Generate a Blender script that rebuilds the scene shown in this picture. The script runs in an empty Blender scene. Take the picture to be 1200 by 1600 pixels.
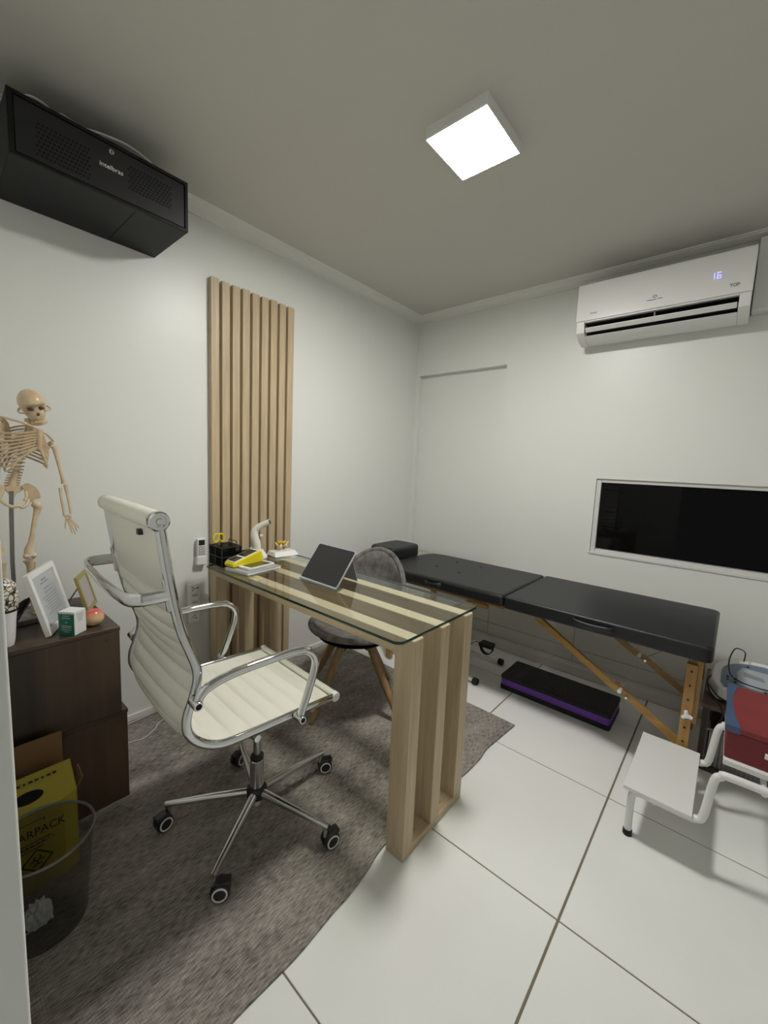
import bpy, bmesh, math, random
from mathutils import Vector, Matrix, Quaternion
random.seed(7)
C = bpy.context.scene.collection
SC = bpy.context.scene
PI = math.pi

# ------------------------------------------------------------------ camera
cam_data = bpy.data.cameras.new('camera')
cam = bpy.data.objects.new('camera', cam_data)
C.objects.link(cam)
yaw, pitch, roll = math.radians(40.5582), math.radians(-6.4445), math.radians(2.4647)
fwd = Vector((-math.sin(yaw)*math.cos(pitch), math.cos(yaw)*math.cos(pitch), math.sin(pitch)))
rgt = Vector((math.cos(yaw), math.sin(yaw), 0))
upv = rgt.cross(fwd)
r2 = rgt*math.cos(roll) + upv*math.sin(roll)
u2 = -rgt*math.sin(roll) + upv*math.cos(roll)
cam.matrix_world = Matrix(((r2.x, u2.x, -fwd.x, 2.1625), (r2.y, u2.y, -fwd.y, -2.8739),
                           (r2.z, u2.z, -fwd.z, 1.32), (0, 0, 0, 1)))
cam_data.sensor_fit = 'VERTICAL'
cam_data.sensor_height = 24.0
cam_data.lens = 636.92/1600*24.0
cam_data.clip_start = 0.02
SC.camera = cam

# ------------------------------------------------------------------ light / exposure
world = bpy.data.worlds.new('world'); SC.world = world
world.use_nodes = True
world.node_tree.nodes['Background'].inputs[0].default_value = (0.92, 0.97, 1.0, 1)
world.node_tree.nodes['Background'].inputs[1].default_value = 0.12
SC.view_settings.view_transform = 'Standard'
SC.view_settings.look = 'None'
SC.view_settings.exposure = 1.27
SC.view_settings.gamma = 1.0
SC.view_settings.use_curve_mapping = False
LAMP_STRENGTH = 62.0

# ------------------------------------------------------------------ materials
def mat(name, col, rough=0.5, metal=0.0, spec=None, ior=None, bump=None, noise=None, emit=None, trans=None, alpha=None, coat=None):
    m = bpy.data.materials.new(name); m.use_nodes = True
    nt = m.node_tree; b = nt.nodes['Principled BSDF']
    b.inputs['Base Color'].default_value = (*col, 1)
    b.inputs['Roughness'].default_value = rough
    b.inputs['Metallic'].default_value = metal
    if spec is not None: b.inputs['Specular IOR Level'].default_value = spec
    if ior: b.inputs['IOR'].default_value = ior
    if trans: b.inputs['Transmission Weight'].default_value = trans
    if alpha: b.inputs['Alpha'].default_value = alpha
    if coat: b.inputs['Coat Weight'].default_value = coat
    if emit:
        b.inputs['Emission Color'].default_value = (*emit[0], 1)
        b.inputs['Emission Strength'].default_value = emit[1]
    tc = nt.nodes.new('ShaderNodeTexCoord')
    if noise:      # (second colour, scale, vector stretch, lo, hi)
        c2, sc, st, lo, hi = noise
        mp = nt.nodes.new('ShaderNodeMapping'); mp.inputs['Scale'].default_value = st
        nt.links.new(tc.outputs['Object'], mp.inputs['Vector'])
        n = nt.nodes.new('ShaderNodeTexNoise'); n.inputs['Scale'].default_value = sc
        n.inputs['Detail'].default_value = 5
        nt.links.new(mp.outputs[0], n.inputs['Vector'])
        r = nt.nodes.new('ShaderNodeValToRGB')
        r.color_ramp.elements[0].position = lo; r.color_ramp.elements[1].position = hi
        r.color_ramp.elements[0].color = (*col, 1); r.color_ramp.elements[1].color = (*c2, 1)
        nt.links.new(n.outputs['Fac'], r.inputs[0])
        nt.links.new(r.outputs[0], b.inputs['Base Color'])
    if bump:       # (scale, strength, distance)
        n2 = nt.nodes.new('ShaderNodeTexNoise'); n2.inputs['Scale'].default_value = bump[0]
        n2.inputs['Detail'].default_value = 4
        nt.links.new(tc.outputs['Object'], n2.inputs['Vector'])
        bp = nt.nodes.new('ShaderNodeBump'); bp.inputs['Strength'].default_value = bump[1]
        bp.inputs['Distance'].default_value = bump[2]
        nt.links.new(n2.outputs['Fac'], bp.inputs['Height'])
        nt.links.new(bp.outputs[0], b.inputs['Normal'])
    return m

def wood(name, c1, c2, axis, rough=0.45, scale=9.0):
    st = [6, 6, 6]; st['xyz'.index(axis)] = 0.35
    m = mat(name, c1, rough, noise=(c2, scale, tuple(st), 0.3, 0.72))
    nt = m.node_tree; b = nt.nodes['Principled BSDF']
    # fine pores
    tc = nt.nodes.new('ShaderNodeTexCoord'); mp = nt.nodes.new('ShaderNodeMapping')
    s2 = [1, 1, 1]; s2['xyz'.index(axis)] = 0.04; mp.inputs['Scale'].default_value = s2
    n = nt.nodes.new('ShaderNodeTexNoise'); n.inputs['Scale'].default_value = 320
    nt.links.new(tc.outputs['Object'], mp.inputs[0]); nt.links.new(mp.outputs[0], n.inputs['Vector'])
    mx = nt.nodes.new('ShaderNodeMixRGB'); mx.blend_type = 'MULTIPLY'; mx.inputs[0].default_value = 0.28
    src = b.inputs['Base Color'].links[0].from_socket
    nt.links.new(src, mx.inputs[1]); nt.links.new(n.outputs['Fac'], mx.inputs[2])
    nt.links.new(mx.outputs[0], b.inputs['Base Color'])
    return m

M = {}
M['wall'] = mat('wall_paint', (0.80, 0.81, 0.775), 0.38, bump=(7, 0.10, 0.02), spec=0.45)
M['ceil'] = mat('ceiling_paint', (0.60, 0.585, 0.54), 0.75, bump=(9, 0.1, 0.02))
M['cornice'] = mat('cornice_plaster', (0.80, 0.80, 0.76), 0.6)
M['white'] = mat('white_plastic', (0.82, 0.82, 0.80), 0.35)
M['whitegloss'] = mat('white_gloss', (0.85, 0.85, 0.83), 0.15)
M['grey'] = mat('grey_plastic', (0.35, 0.36, 0.37), 0.4)
M['dark'] = mat('dark_plastic', (0.02, 0.02, 0.022), 0.4)
M['black'] = mat('black_void', (0.004, 0.004, 0.004), 0.6, spec=0.2)
M['tile'] = mat('porcelain_tile', (0.88, 0.885, 0.86), 0.16, spec=0.5, noise=((0.83, 0.835, 0.81), 2.5, (1, 1, 1), 0.3, 0.7))
M['grout'] = mat('dirty_grout', (0.20, 0.17, 0.12), 0.9)
M['walltile'] = mat('wall_tile', (0.66, 0.64, 0.58), 0.2)
M['chrome'] = mat('polished_chrome', (0.62, 0.63, 0.64), 0.06, metal=1.0)
M['chromedark'] = mat('brushed_chrome', (0.58, 0.58, 0.58), 0.22, metal=1.0)
M['leather'] = mat('white_leatherette', (0.78, 0.77, 0.68), 0.35, bump=(220, 0.12, 0.001))
M['blackleather'] = mat('black_vinyl', (0.012, 0.0125, 0.0145), 0.42, bump=(260, 0.2, 0.001), spec=0.42)
M['bluevinyl'] = mat('dark_vinyl_side', (0.011, 0.013, 0.018), 0.45, spec=0.5)
M['oakz'] = wood('light_oak_upright', (0.70, 0.555, 0.365), (0.54, 0.415, 0.26), 'z')
M['oakx'] = wood('light_oak_lengthwise', (0.70, 0.555, 0.365), (0.54, 0.415, 0.26), 'x')
M['oaky'] = wood('light_oak_crosswise', (0.70, 0.555, 0.365), (0.54, 0.415, 0.26), 'y')
M['cream'] = mat('cream_edge_band', (0.68, 0.60, 0.45), 0.5)
M['beech'] = wood('golden_beech', (0.50, 0.29, 0.085), (0.36, 0.19, 0.05), 'x', 0.35)
M['beechz'] = wood('golden_beech_upright', (0.52, 0.30, 0.09), (0.38, 0.20, 0.05), 'z', 0.35)
M['legwood'] = wood('brown_leg_wood', (0.42, 0.27, 0.13), (0.28, 0.165, 0.07), 'z', 0.4)
M['walnut'] = wood('dark_walnut_laminate', (0.088, 0.052, 0.027), (0.022, 0.0125, 0.007), 'z', 0.42, 1.9)
M['walnutx'] = wood('dark_walnut_top', (0.085, 0.052, 0.034), (0.045, 0.027, 0.018), 'y', 0.42, 3.2)
M['card'] = mat('cardboard', (0.24, 0.135, 0.06), 0.85, bump=(60, 0.2, 0.002))
M['yellow'] = mat('yellow_print_card', (0.42, 0.34, 0.035), 0.55)
M['ink'] = mat('black_ink', (0.012, 0.012, 0.012), 0.7)
M['inkgrey'] = mat('grey_ink', (0.28, 0.28, 0.29), 0.8)
M['yplastic'] = mat('yellow_plastic', (0.80, 0.66, 0.01), 0.35)
M['bone'] = mat('plastic_bone', (0.62, 0.46, 0.29), 0.28, noise=((0.72, 0.58, 0.40), 30, (1, 1, 1), 0.35, 0.65))
M['pole'] = mat('grey_steel', (0.25, 0.25, 0.25), 0.35, metal=0.8)
M['rackdoor'] = mat('black_door_coat', (0.013, 0.013, 0.014), 0.42, spec=0.4)
M['rackm'] = mat('black_powder_coat', (0.005, 0.005, 0.0055), 0.45, spec=0.25, bump=(400, 0.1, 0.0005))
M['blue'] = mat('blue_plastic', (0.03, 0.09, 0.25), 0.4)
M['bluecable'] = mat('blue_cable', (0.10, 0.17, 0.24), 0.5)
M['whitecable'] = mat('white_cable', (0.6, 0.6, 0.58), 0.5)
M['blackcable'] = mat('black_cable', (0.02, 0.02, 0.02), 0.5)
M['purple'] = mat('purple_rubber', (0.15, 0.045, 0.36), 0.55)
M['blackrub'] = mat('black_rubber', (0.008, 0.008, 0.008), 0.7, bump=(500, 0.3, 0.001))
M['redbox'] = mat('dark_red_vinyl', (0.15, 0.008, 0.014), 0.5, noise=((0.19, 0.016, 0.02), 14, (1, 1, 1), 0.3, 0.7))
M['redlid'] = mat('red_lid', (0.24, 0.028, 0.026), 0.45, noise=((0.19, 0.02, 0.022), 10, (1, 1, 1), 0.3, 0.7))
M['bluelid'] = mat('blue_lid', (0.045, 0.085, 0.17), 0.45)
M['devblue'] = mat('slate_blue_panel', (0.16, 0.21, 0.30), 0.35)
M['devgrey'] = mat('silver_panel', (0.42, 0.45, 0.50), 0.35)
M['basket'] = mat('grey_ribbed_plastic', (0.30, 0.29, 0.29), 0.55)
M['darkwood'] = mat('dark_brown_wood', (0.05, 0.028, 0.02), 0.5)
M['shelfwood'] = mat('mid_brown_board', (0.14, 0.095, 0.065), 0.5)
M['greenbox'] = mat('green_carton', (0.01, 0.16, 0.11), 0.5)
M['paper'] = mat('printed_paper', (0.66, 0.68, 0.70), 0.35)
M['frameglass'] = mat('certificate_paper', (0.50, 0.52, 0.54), 0.12)
M['gold'] = mat('gold_frame', (0.42, 0.34, 0.10), 0.4, metal=0.4)
M['lilac'] = mat('lilac_paper', (0.42, 0.38, 0.38), 0.3)
M['marble'] = mat('grey_stone', (0.25, 0.25, 0.24), 0.3, noise=((0.10, 0.08, 0.06), 22, (1, 1, 1), 0.4, 0.65))
M['winframe'] = mat('white_aluminium', (0.70, 0.70, 0.68), 0.3)
M['dispen'] = mat('digit_glow', (0.5, 0.5, 1.0), 0.4, emit=((0.28, 0.25, 1.0), 0.7))
M['felt'] = mat('grey_marled_felt', (0.10, 0.095, 0.09), 0.95, noise=((0.22, 0.21, 0.20), 26, (1, 1, 1), 0.3, 0.75), bump=(180, 0.5, 0.003))
M['screen'] = mat('tablet_screen', (0.018, 0.017, 0.019), 0.22)
M['phonescreen'] = mat('phone_screen', (0.05, 0.05, 0.03), 0.15)
M['whiterub'] = mat('white_paint_metal', (0.78, 0.78, 0.76), 0.3)
M['goldmodel'] = mat('mustard_model_plastic', (0.62, 0.42, 0.03), 0.35)
M['ivory'] = mat('ivory_model_plastic', (0.80, 0.68, 0.45), 0.4)
M['ledglow'] = mat('lamp_diffuser', (1, 1, 1), 0.5, emit=((1.0, 0.985, 0.94), LAMP_STRENGTH))

def glass(name, col, ior=1.45, rough=0.0):
    m = mat(name, col, rough, trans=1.0, ior=ior)
    return m
# glass sheet: thin architectural glass = transparent tint + mirror-like fresnel
def thin_glass(name, tint, refl_ior=1.5, rough=0.02, milky=None):
    m = bpy.data.materials.new(name); m.use_nodes = True
    nt = m.node_tree; nt.nodes.clear()
    out = nt.nodes.new('ShaderNodeOutputMaterial')
    tr = nt.nodes.new('ShaderNodeBsdfTransparent'); tr.inputs[0].default_value = (*tint, 1)
    gl = nt.nodes.new('ShaderNodeBsdfGlossy'); gl.inputs['Roughness'].default_value = rough
    fr = nt.nodes.new('ShaderNodeFresnel'); fr.inputs[0].default_value = refl_ior
    mx = nt.nodes.new('ShaderNodeMixShader')
    last = tr.outputs[0]
    if milky:
        df = nt.nodes.new('ShaderNodeBsdfDiffuse'); df.inputs[0].default_value = (*milky[0], 1)
        m2 = nt.nodes.new('ShaderNodeMixShader'); m2.inputs[0].default_value = milky[1]
        nt.links.new(tr.outputs[0], m2.inputs[1]); nt.links.new(df.outputs[0], m2.inputs[2]); last = m2.outputs[0]
    geo = nt.nodes.new('ShaderNodeNewGeometry'); inv = nt.nodes.new('ShaderNodeMath'); inv.operation = 'SUBTRACT'; inv.inputs[0].default_value = 1.0
    mu = nt.nodes.new('ShaderNodeMath'); mu.operation = 'MULTIPLY'
    nt.links.new(geo.outputs['Backfacing'], inv.inputs[1]); nt.links.new(inv.outputs[0], mu.inputs[0]); nt.links.new(fr.outputs[0], mu.inputs[1])
    nt.links.new(mu.outputs[0], mx.inputs[0]); nt.links.new(last, mx.inputs[1]); nt.links.new(gl.outputs[0], mx.inputs[2])
    nt.links.new(mx.outputs[0], out.inputs[0])
    return m
M['glass'] = thin_glass('desk_glass', (0.935, 0.945, 0.915), 1.65)
M['glassedge'] = mat('green_glass_edge', (0.006, 0.035, 0.022), 0.15)
M['binplastic'] = thin_glass('smoke_plastic', (0.70, 0.70, 0.68), 1.3, 0.15, ((0.12, 0.12, 0.115), 0.14))
M['mesh'] = thin_glass('black_wire_mesh', (0.62, 0.62, 0.62), 1.05, 0.5, ((0.01, 0.01, 0.01), 0.38))
M['darkglass'] = mat('dark_window_glass', (0.0035, 0.0035, 0.004), 0.03, ior=1.22)

def rug_material():
    m = mat('grey_woven_rug', (0.10, 0.09, 0.08), 0.95)
    nt = m.node_tree; b = nt.nodes['Principled BSDF']
    tc = nt.nodes.new('ShaderNodeTexCoord')
    def noise(st, sc, det=3):
        mp = nt.nodes.new('ShaderNodeMapping'); mp.inputs['Scale'].default_value = st
        n = nt.nodes.new('ShaderNodeTexNoise'); n.inputs['Scale'].default_value = sc; n.inputs['Detail'].default_value = det
        nt.links.new(tc.outputs['Object'], mp.inputs[0]); nt.links.new(mp.outputs[0], n.inputs['Vector'])
        return n.outputs['Fac']
    fine = noise((85, 12, 1), 3.2, 6); mid = noise((10, 2.2, 1), 2.0, 3); big = noise((1.6, 1.0, 1), 2.6, 4)
    a = nt.nodes.new('ShaderNodeMath'); a.operation = 'MULTIPLY'; a.inputs[1].default_value = 0.62; nt.links.new(fine, a.inputs[0])
    b2 = nt.nodes.new('ShaderNodeMath'); b2.operation = 'MULTIPLY_ADD'; b2.inputs[1].default_value = 0.20
    nt.links.new(mid, b2.inputs[0]); nt.links.new(a.outputs[0], b2.inputs[2])
    c = nt.nodes.new('ShaderNodeMath'); c.operation = 'MULTIPLY_ADD'; c.inputs[1].default_value = 0.18
    nt.links.new(big, c.inputs[0]); nt.links.new(b2.outputs[0], c.inputs[2])
    r = nt.nodes.new('ShaderNodeValToRGB')
    r.color_ramp.elements[0].position = 0.36; r.color_ramp.elements[0].color = (0.082, 0.070, 0.060, 1)
    r.color_ramp.elements[1].position = 0.63; r.color_ramp.elements[1].color = (0.44, 0.40, 0.36, 1)
    nt.links.new(c.outputs[0], r.inputs[0]); nt.links.new(r.outputs[0], b.inputs['Base Color'])
    w = nt.nodes.new('ShaderNodeTexWave'); w.inputs['Scale'].default_value = 48; w.bands_direction = 'Y'
    w.inputs['Distortion'].default_value = 1.5
    nt.links.new(tc.outputs['Object'], w.inputs['Vector'])
    ad = nt.nodes.new('ShaderNodeMath'); ad.operation = 'ADD'
    nt.links.new(w.outputs['Fac'], ad.inputs[0]); nt.links.new(c.outputs[0], ad.inputs[1])
    bp = nt.nodes.new('ShaderNodeBump'); bp.inputs['Strength'].default_value = 0.3; bp.inputs['Distance'].default_value = 0.003
    nt.links.new(ad.outputs[0], bp.inputs['Height']); nt.links.new(bp.outputs[0], b.inputs['Normal'])
    return m
M['rug'] = rug_material()

def peach_material():
    m = mat('peach_skin', (0.78, 0.60, 0.34), 0.2)
    nt = m.node_tree; b = nt.nodes['Principled BSDF']
    tc = nt.nodes.new('ShaderNodeTexCoord'); sp = nt.nodes.new('ShaderNodeSeparateXYZ')
    nt.links.new(tc.outputs['Generated'], sp.inputs[0])
    r = nt.nodes.new('ShaderNodeValToRGB')
    r.color_ramp.elements[0].position = 0.52; r.color_ramp.elements[0].color = (0.74, 0.55, 0.30, 1)
    r.color_ramp.elements[1].position = 0.95; r.color_ramp.elements[1].color = (0.62, 0.12, 0.10, 1)
    nt.links.new(sp.outputs[2], r.inputs[0]); nt.links.new(r.outputs[0], b.inputs['Base Color'])
    return m
M['peach'] = peach_material()
def vase_material():
    m = mat('white_vase_glaze', (0.78, 0.76, 0.70), 0.3)
    nt = m.node_tree; b = nt.nodes['Principled BSDF']
    tc = nt.nodes.new('ShaderNodeTexCoord')
    v = nt.nodes.new('ShaderNodeTexVoronoi'); v.feature = 'DISTANCE_TO_EDGE'; v.inputs['Scale'].default_value = 75
    nt.links.new(tc.outputs['Object'], v.inputs['Vector'])
    r = nt.nodes.new('ShaderNodeValToRGB')
    r.color_ramp.elements[0].position = 0.05; r.color_ramp.elements[0].color = (0.02, 0.015, 0.01, 1)
    r.color_ramp.elements[1].position = 0.09; r.color_ramp.elements[1].color = (0.78, 0.72, 0.60, 1)
    nt.links.new(v.outputs['Distance'], r.inputs[0]); nt.links.new(r.outputs[0], b.inputs['Base Color'])
    return m
M['crack'] = vase_material()

# ------------------------------------------------------------------ mesh helpers
class MB:
    def __init__(s): s.bm = bmesh.new()
    def box(s, x0, x1, y0, y1, z0, z1):
        v = [s.bm.verts.new((x, y, z)) for x in (x0, x1) for y in (y0, y1) for z in (z0, z1)]
        for f in ((0, 1, 3, 2), (4, 6, 7, 5), (0, 4, 5, 1), (2, 3, 7, 6), (0, 2, 6, 4), (1, 5, 7, 3)):
            s.bm.faces.new([v[i] for i in f])
        return s
    def xbox(s, size, mtx):
        n = len(s.bm.verts); a, b, c = size[0]/2, size[1]/2, size[2]/2
        s.box(-a, a, -b, b, -c, c); s.bm.verts.ensure_lookup_table()
        for v in s.bm.verts[n:]: v.co = mtx @ v.co
        return s
    def beam(s, p, q, w, h, up=(0, 0, 1)):
        p, q = Vector(p), Vector(q); d = (q-p); L = d.length; d.normalize()
        side = d.cross(Vector(up)).normalized(); u = side.cross(d)
        m = Matrix(((d.x, side.x, u.x, (p.x+q.x)/2), (d.y, side.y, u.y, (p.y+q.y)/2), (d.z, side.z, u.z, (p.z+q.z)/2), (0, 0, 0, 1)))
        return s.xbox((L, w, h), m)
    def tube(s, pts, r, n=10, rb=None, closed=False, cap=True, up=None):
        pts = [Vector(p) for p in pts]; N = len(pts)
        R = r if isinstance(r, (list, tuple)) else [r]*N
        rings = []; prev = None
        for i, p in enumerate(pts):
            if closed: t = pts[(i+1) % N]-pts[i-1]
            else: t = pts[min(i+1, N-1)]-pts[max(i-1, 0)]
            t.normalize()
            if up is not None: a = Vector(up) - t*t.dot(Vector(up))
            elif prev is None:
                a = Vector((0, 0, 1)) if abs(t.z) < 0.9 else Vector((1, 0, 0)); a = a - t*t.dot(a)
            else: a = prev - t*t.dot(prev)
            a.normalize(); prev = a; b = t.cross(a)
            rr = R[i]; r2_ = rr if rb is None else rb
            rings.append([s.bm.verts.new(p + a*(rr*math.cos(2*PI*k/n)) + b*(r2_*math.sin(2*PI*k/n))) for k in range(n)])
        for i in range(N if closed else N-1):
            A, B = rings[i], rings[(i+1) % N]
            for k in range(n): s.bm.faces.new((A[k], A[(k+1) % n], B[(k+1) % n], B[k]))
        if cap and not closed:
            s.bm.faces.new(rings[0][::-1]); s.bm.faces.new(rings[-1])
        return s
    def lathe(s, prof, c=(0, 0, 0), n=24, axis='z', cap=True, m=None):
        rings = []
        for r, h in prof:
            ring = []
            for k in range(n):
                a = 2*PI*k/n; v = Vector((r*math.cos(a), r*math.sin(a), h))
                if axis == 'x': v = Vector((v.z, v.x, v.y))
                if axis == 'y': v = Vector((v.y, v.z, v.x))
                if m: v = m @ v
                ring.append(s.bm.verts.new(v + Vector(c)))
            rings.append(ring)
        for A, B in zip(rings, rings[1:]):
            for k in range(n): s.bm.faces.new((A[k], A[(k+1) % n], B[(k+1) % n], B[k]))
        if cap: s.bm.faces.new(rings[0][::-1]); s.bm.faces.new(rings[-1])
        return s
    def ball(s, c, r, n=14, m=None):
        r = r if isinstance(r, (tuple, list)) else (r, r, r)
        g = bmesh.ops.create_uvsphere(s.bm, u_segments=n*2, v_segments=n, radius=1)
        for v in g['verts']:
            p = Vector((v.co.x*r[0], v.co.y*r[1], v.co.z*r[2]))
            if m: p = m @ p
            v.co = p + Vector(c)
        return s
    def prism(s, poly, d0, d1, axis='z'):
        def P(a, b, h): return {'z': (a, b, h), 'x': (h, a, b), 'y': (a, h, b)}[axis]
        A = [s.bm.verts.new(P(a, b, d0)) for a, b in poly]; B = [s.bm.verts.new(P(a, b, d1)) for a, b in poly]
        s.bm.faces.new(A[::-1]); s.bm.faces.new(B)
        for i in range(len(poly)):
            j = (i+1) % len(poly); s.bm.faces.new((A[i], A[j], B[j], B[i]))
        return s
    def grid(s, f, nu, nv):
        V = [[s.bm.verts.new(f(i/nu, j/nv)) for j in range(nv+1)] for i in range(nu+1)]
        for i in range(nu):
            for j in range(nv): s.bm.faces.new((V[i][j], V[i+1][j], V[i+1][j+1], V[i][j+1]))
        return s
    def xf(s, m):
        for v in s.bm.verts: v.co = m @ v.co
        return s

WORLD = {}
PRE = None
def thing(name, label, cat, loc, group=None):
    o = bpy.data.objects.new(name, None); C.objects.link(o)
    o.empty_display_size = 0.05
    o.location = loc; o['label'] = label; o['category'] = cat
    if group: o['group'] = group
    WORLD[o.name] = Vector(loc)
    return o
def obj(name, mb, material, parent=None, bevel=0, smooth=False, angle=38, seg=2, label=None, kind=None, cat=None, loc=None, group=None):
    bm = mb.bm
    if PRE is not None: mb.xf(PRE)
    org = WORLD[parent.name] if parent is not None else Vector(loc or (0, 0, 0))
    for v in bm.verts: v.co -= org
    bmesh.ops.recalc_face_normals(bm, faces=bm.faces)
    me = bpy.data.meshes.new(name); bm.to_mesh(me); bm.free()
    for m in (material if isinstance(material, list) else [material]): me.materials.append(m)
    if smooth:
        me.polygons.foreach_set('use_smooth', [True]*len(me.polygons))
        me.set_sharp_from_angle(angle=math.radians(angle))
    o = bpy.data.objects.new(name, me); C.objects.link(o)
    if parent is not None: o.parent = parent
    else: o.location = org
    WORLD[o.name] = org
    if bevel:
        b = o.modifiers.new('bevel', 'BEVEL'); b.width = bevel; b.segments = seg; b.limit_method = 'ANGLE'; b.angle_limit = math.radians(40)
        if not smooth and seg > 1:
            me.polygons.foreach_set('use_smooth', [True]*len(me.polygons)); me.set_sharp_from_angle(angle=math.radians(89))
            b.harden_normals = True
    if label: o['label'] = label
    if kind: o['kind'] = kind
    if cat: o['category'] = cat
    if group: o['group'] = group
    return o
def S(name, mb, material, **k): return obj(name, mb, material, kind='structure', **k)
def text(name, body, size, mtx, material, parent, depth=0.0006, align='CENTER', xs=1.0):
    cu = bpy.data.curves.new(name, 'FONT'); cu.body = body; cu.size = size; cu.extrude = depth
    cu.align_x = align; cu.align_y = 'CENTER'
    tmp = bpy.data.objects.new('tmp', cu)
    me = bpy.data.meshes.new_from_object(tmp); bpy.data.objects.remove(tmp)
    me.transform(Matrix.Diagonal((xs, 1, 1, 1))); me.transform(mtx); me.transform(Matrix.Translation(-WORLD[parent.name]))
    me.name = name; me.materials.clear(); me.materials.append(material)
    o = bpy.data.objects.new(name, me); C.objects.link(o); o.parent = parent
    WORLD[o.name] = WORLD[parent.name]
    return o
def basis(x, y, o):            # text frame: x right, y up
    x, y = Vector(x).normalized(), Vector(y).normalized(); z = x.cross(y)
    return Matrix(((x.x, y.x, z.x, o[0]), (x.y, y.y, z.y, o[1]), (x.z, y.z, z.z, o[2]), (0, 0, 0, 1)))
def smooth_path(pts, sub=6, closed=False):
    pts = [Vector(p) for p in pts]; N = len(pts); out = []
    for i in range(N if closed else N-1):
        if closed: a, b, c, d = pts[i-1], pts[i], pts[(i+1) % N], pts[(i+2) % N]
        else: a, b, c, d = pts[max(i-1, 0)], pts[i], pts[i+1], pts[min(i+2, N-1)]
        for k in range(sub):
            t = k/sub
            out.append(0.5*((2*b)+(c-a)*t+(2*a-5*b+4*c-d)*t*t+(3*b-a-3*c+d)*t**3))
    if not closed: out.append(pts[-1])
    return out
def rrect(x0, x1, y0, y1, r, n=5):
    P = []
    for cx, cy, a0 in ((x1-r, y1-r, 0), (x0+r, y1-r, 90), (x0+r, y0+r, 180), (x1-r, y0+r, 270)):
        for k in range(n+1):
            a = math.radians(a0+90*k/n); P.append((cx+r*math.cos(a), cy+r*math.sin(a)))
    return P
def copy_tree(o, parent=None):
    c = o.copy(); C.objects.link(c); c.parent = parent; WORLD[c.name] = WORLD[o.name]
    for ch in list(o.children): copy_tree(ch, c)
    return c

# ================================================================== SETTING
ZC = 2.545; XR = 3.0; YF = -2.827; TH = 0.15
TS = 0.6232
# floor: grout bed + separate tiles
fl = S('floor', MB().box(-0.05, XR+0.1, -4.1, 0.1, -0.06, -0.0025), M['grout'])
xl = [1.8987+k*TS for k in range(-5, 4)]; yl = [-1.6898+k*TS for k in range(-5, 5)]
for i in range(len(xl)-1):
    for j in range(len(yl)-1):
        x0, x1 = max(xl[i], 0.0), min(xl[i+1], XR); y0, y1 = max(yl[j], -4.1), min(yl[j+1], 0.0)
        if x1-x0 < 0.03 or y1-y0 < 0.03: continue
        g = 0.0022
        gx = 0.0034
        obj('floor_tile', MB().box(x0+gx, x1-gx, y0+g, y1-g, -0.008, 0.0), M['tile'], fl, bevel=0.0012, seg=1)
S('ceiling', MB().box(-0.1, XR+0.1, -4.1, 0.1, ZC, ZC+0.08), M['ceil'])
S('wall_left', MB().box(-0.12, 0, -4.1, 0.12, -0.05, ZC), M['wall'])
S('wall_right', MB().box(XR, XR+0.12, -4.1, 0.12, -0.05, ZC), M['wall'])
# back wall with recessed blocked doorway (0.04..0.815) and window niche
WX0, WX1, WZ0, WZ1 = 1.482, 2.62, 0.820, 1.298
AX0, AX1, AZ = 0.037, 0.815, 2.087
w = MB()
w.box(0, AX0, 0, 0.12, -0.05, ZC); w.box(AX0, AX1, 0, 0.12, AZ, ZC); w.box(AX0, AX1, 0.045, 0.12, -0.05, AZ)
w.box(AX1, WX0, 0, 0.12, -0.05, ZC); w.box(WX0, WX1, 0, 0.12, -0.05, WZ0); w.box(WX0, WX1, 0, 0.12, WZ1, ZC)
w.box(WX1, XR, 0, 0.12, -0.05, ZC)
S('wall_back', w, M['wall'])
# front wall with the doorway the photograph is taken from
w = MB(); JX0, JX1, JZ = 1.70, 2.62, 2.15
w.box(0, JX0, YF-TH, YF, -0.05, ZC); w.box(JX1, XR, YF-TH, YF, -0.05, ZC); w.box(JX0, JX1, YF-TH, YF, JZ, ZC)
S('wall_front', w, M['wall'], bevel=0.003)

# cornices (moulded profile)
prof = [(0, 2.508), (0.014, 2.508), (0.016, 2.514), (0.022, 2.515), (0.024, 2.519), (0.045, 2.523), (0.068, 2.531), (0.078, 2.534), (0.080, 2.538), (0.090, 2.539), (0.094, 2.545), (0, 2.545)]
def sweep_profile(name, fn):
    m = MB(); A = [m.bm.verts.new(fn(a, z, 0)) for a, z in prof]; B = [m.bm.verts.new(fn(a, z, 1)) for a, z in prof]
    for i in range(len(prof)):
        j = (i+1) % len(prof); m.bm.faces.new((A[i], A[j], B[j], B[i]))
    S(name, m, M['cornice'])
sweep_profile('trim_1', lambda a, z, t: (a, (YF if t == 0 else -a), z))
sweep_profile('trim_2', lambda a, z, t: ((a if t == 0 else XR), -a, z))
S('baseboard_left', MB().box(0, 0.010, YF, 0, 0, 0.035), M['cornice'], bevel=0.002)
S('baseboard_back', MB().box(0.0, XR, -0.085, 0, 0, 0.060), M['walltile'], bevel=0.003)
wt = S('trim_3', MB().box(AX0, 2.14, -0.004, 0.0, 0.06, 0.60), M['grout'])
for i, (a, b) in enumerate([(0.04, 0.197), (0.197, 0.82), (0.82, 1.443), (1.443, 2.066), (2.066, 2.14)]):
    for (c, d) in ((0.060, 0.152), (0.152, 0.60)):
        obj('wall_tile', MB().box(a+0.0012, b-0.0012, -0.009, -0.003, c+0.0015, d-0.0015), M['walltile'], wt, bevel=0.001, seg=1)
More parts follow.
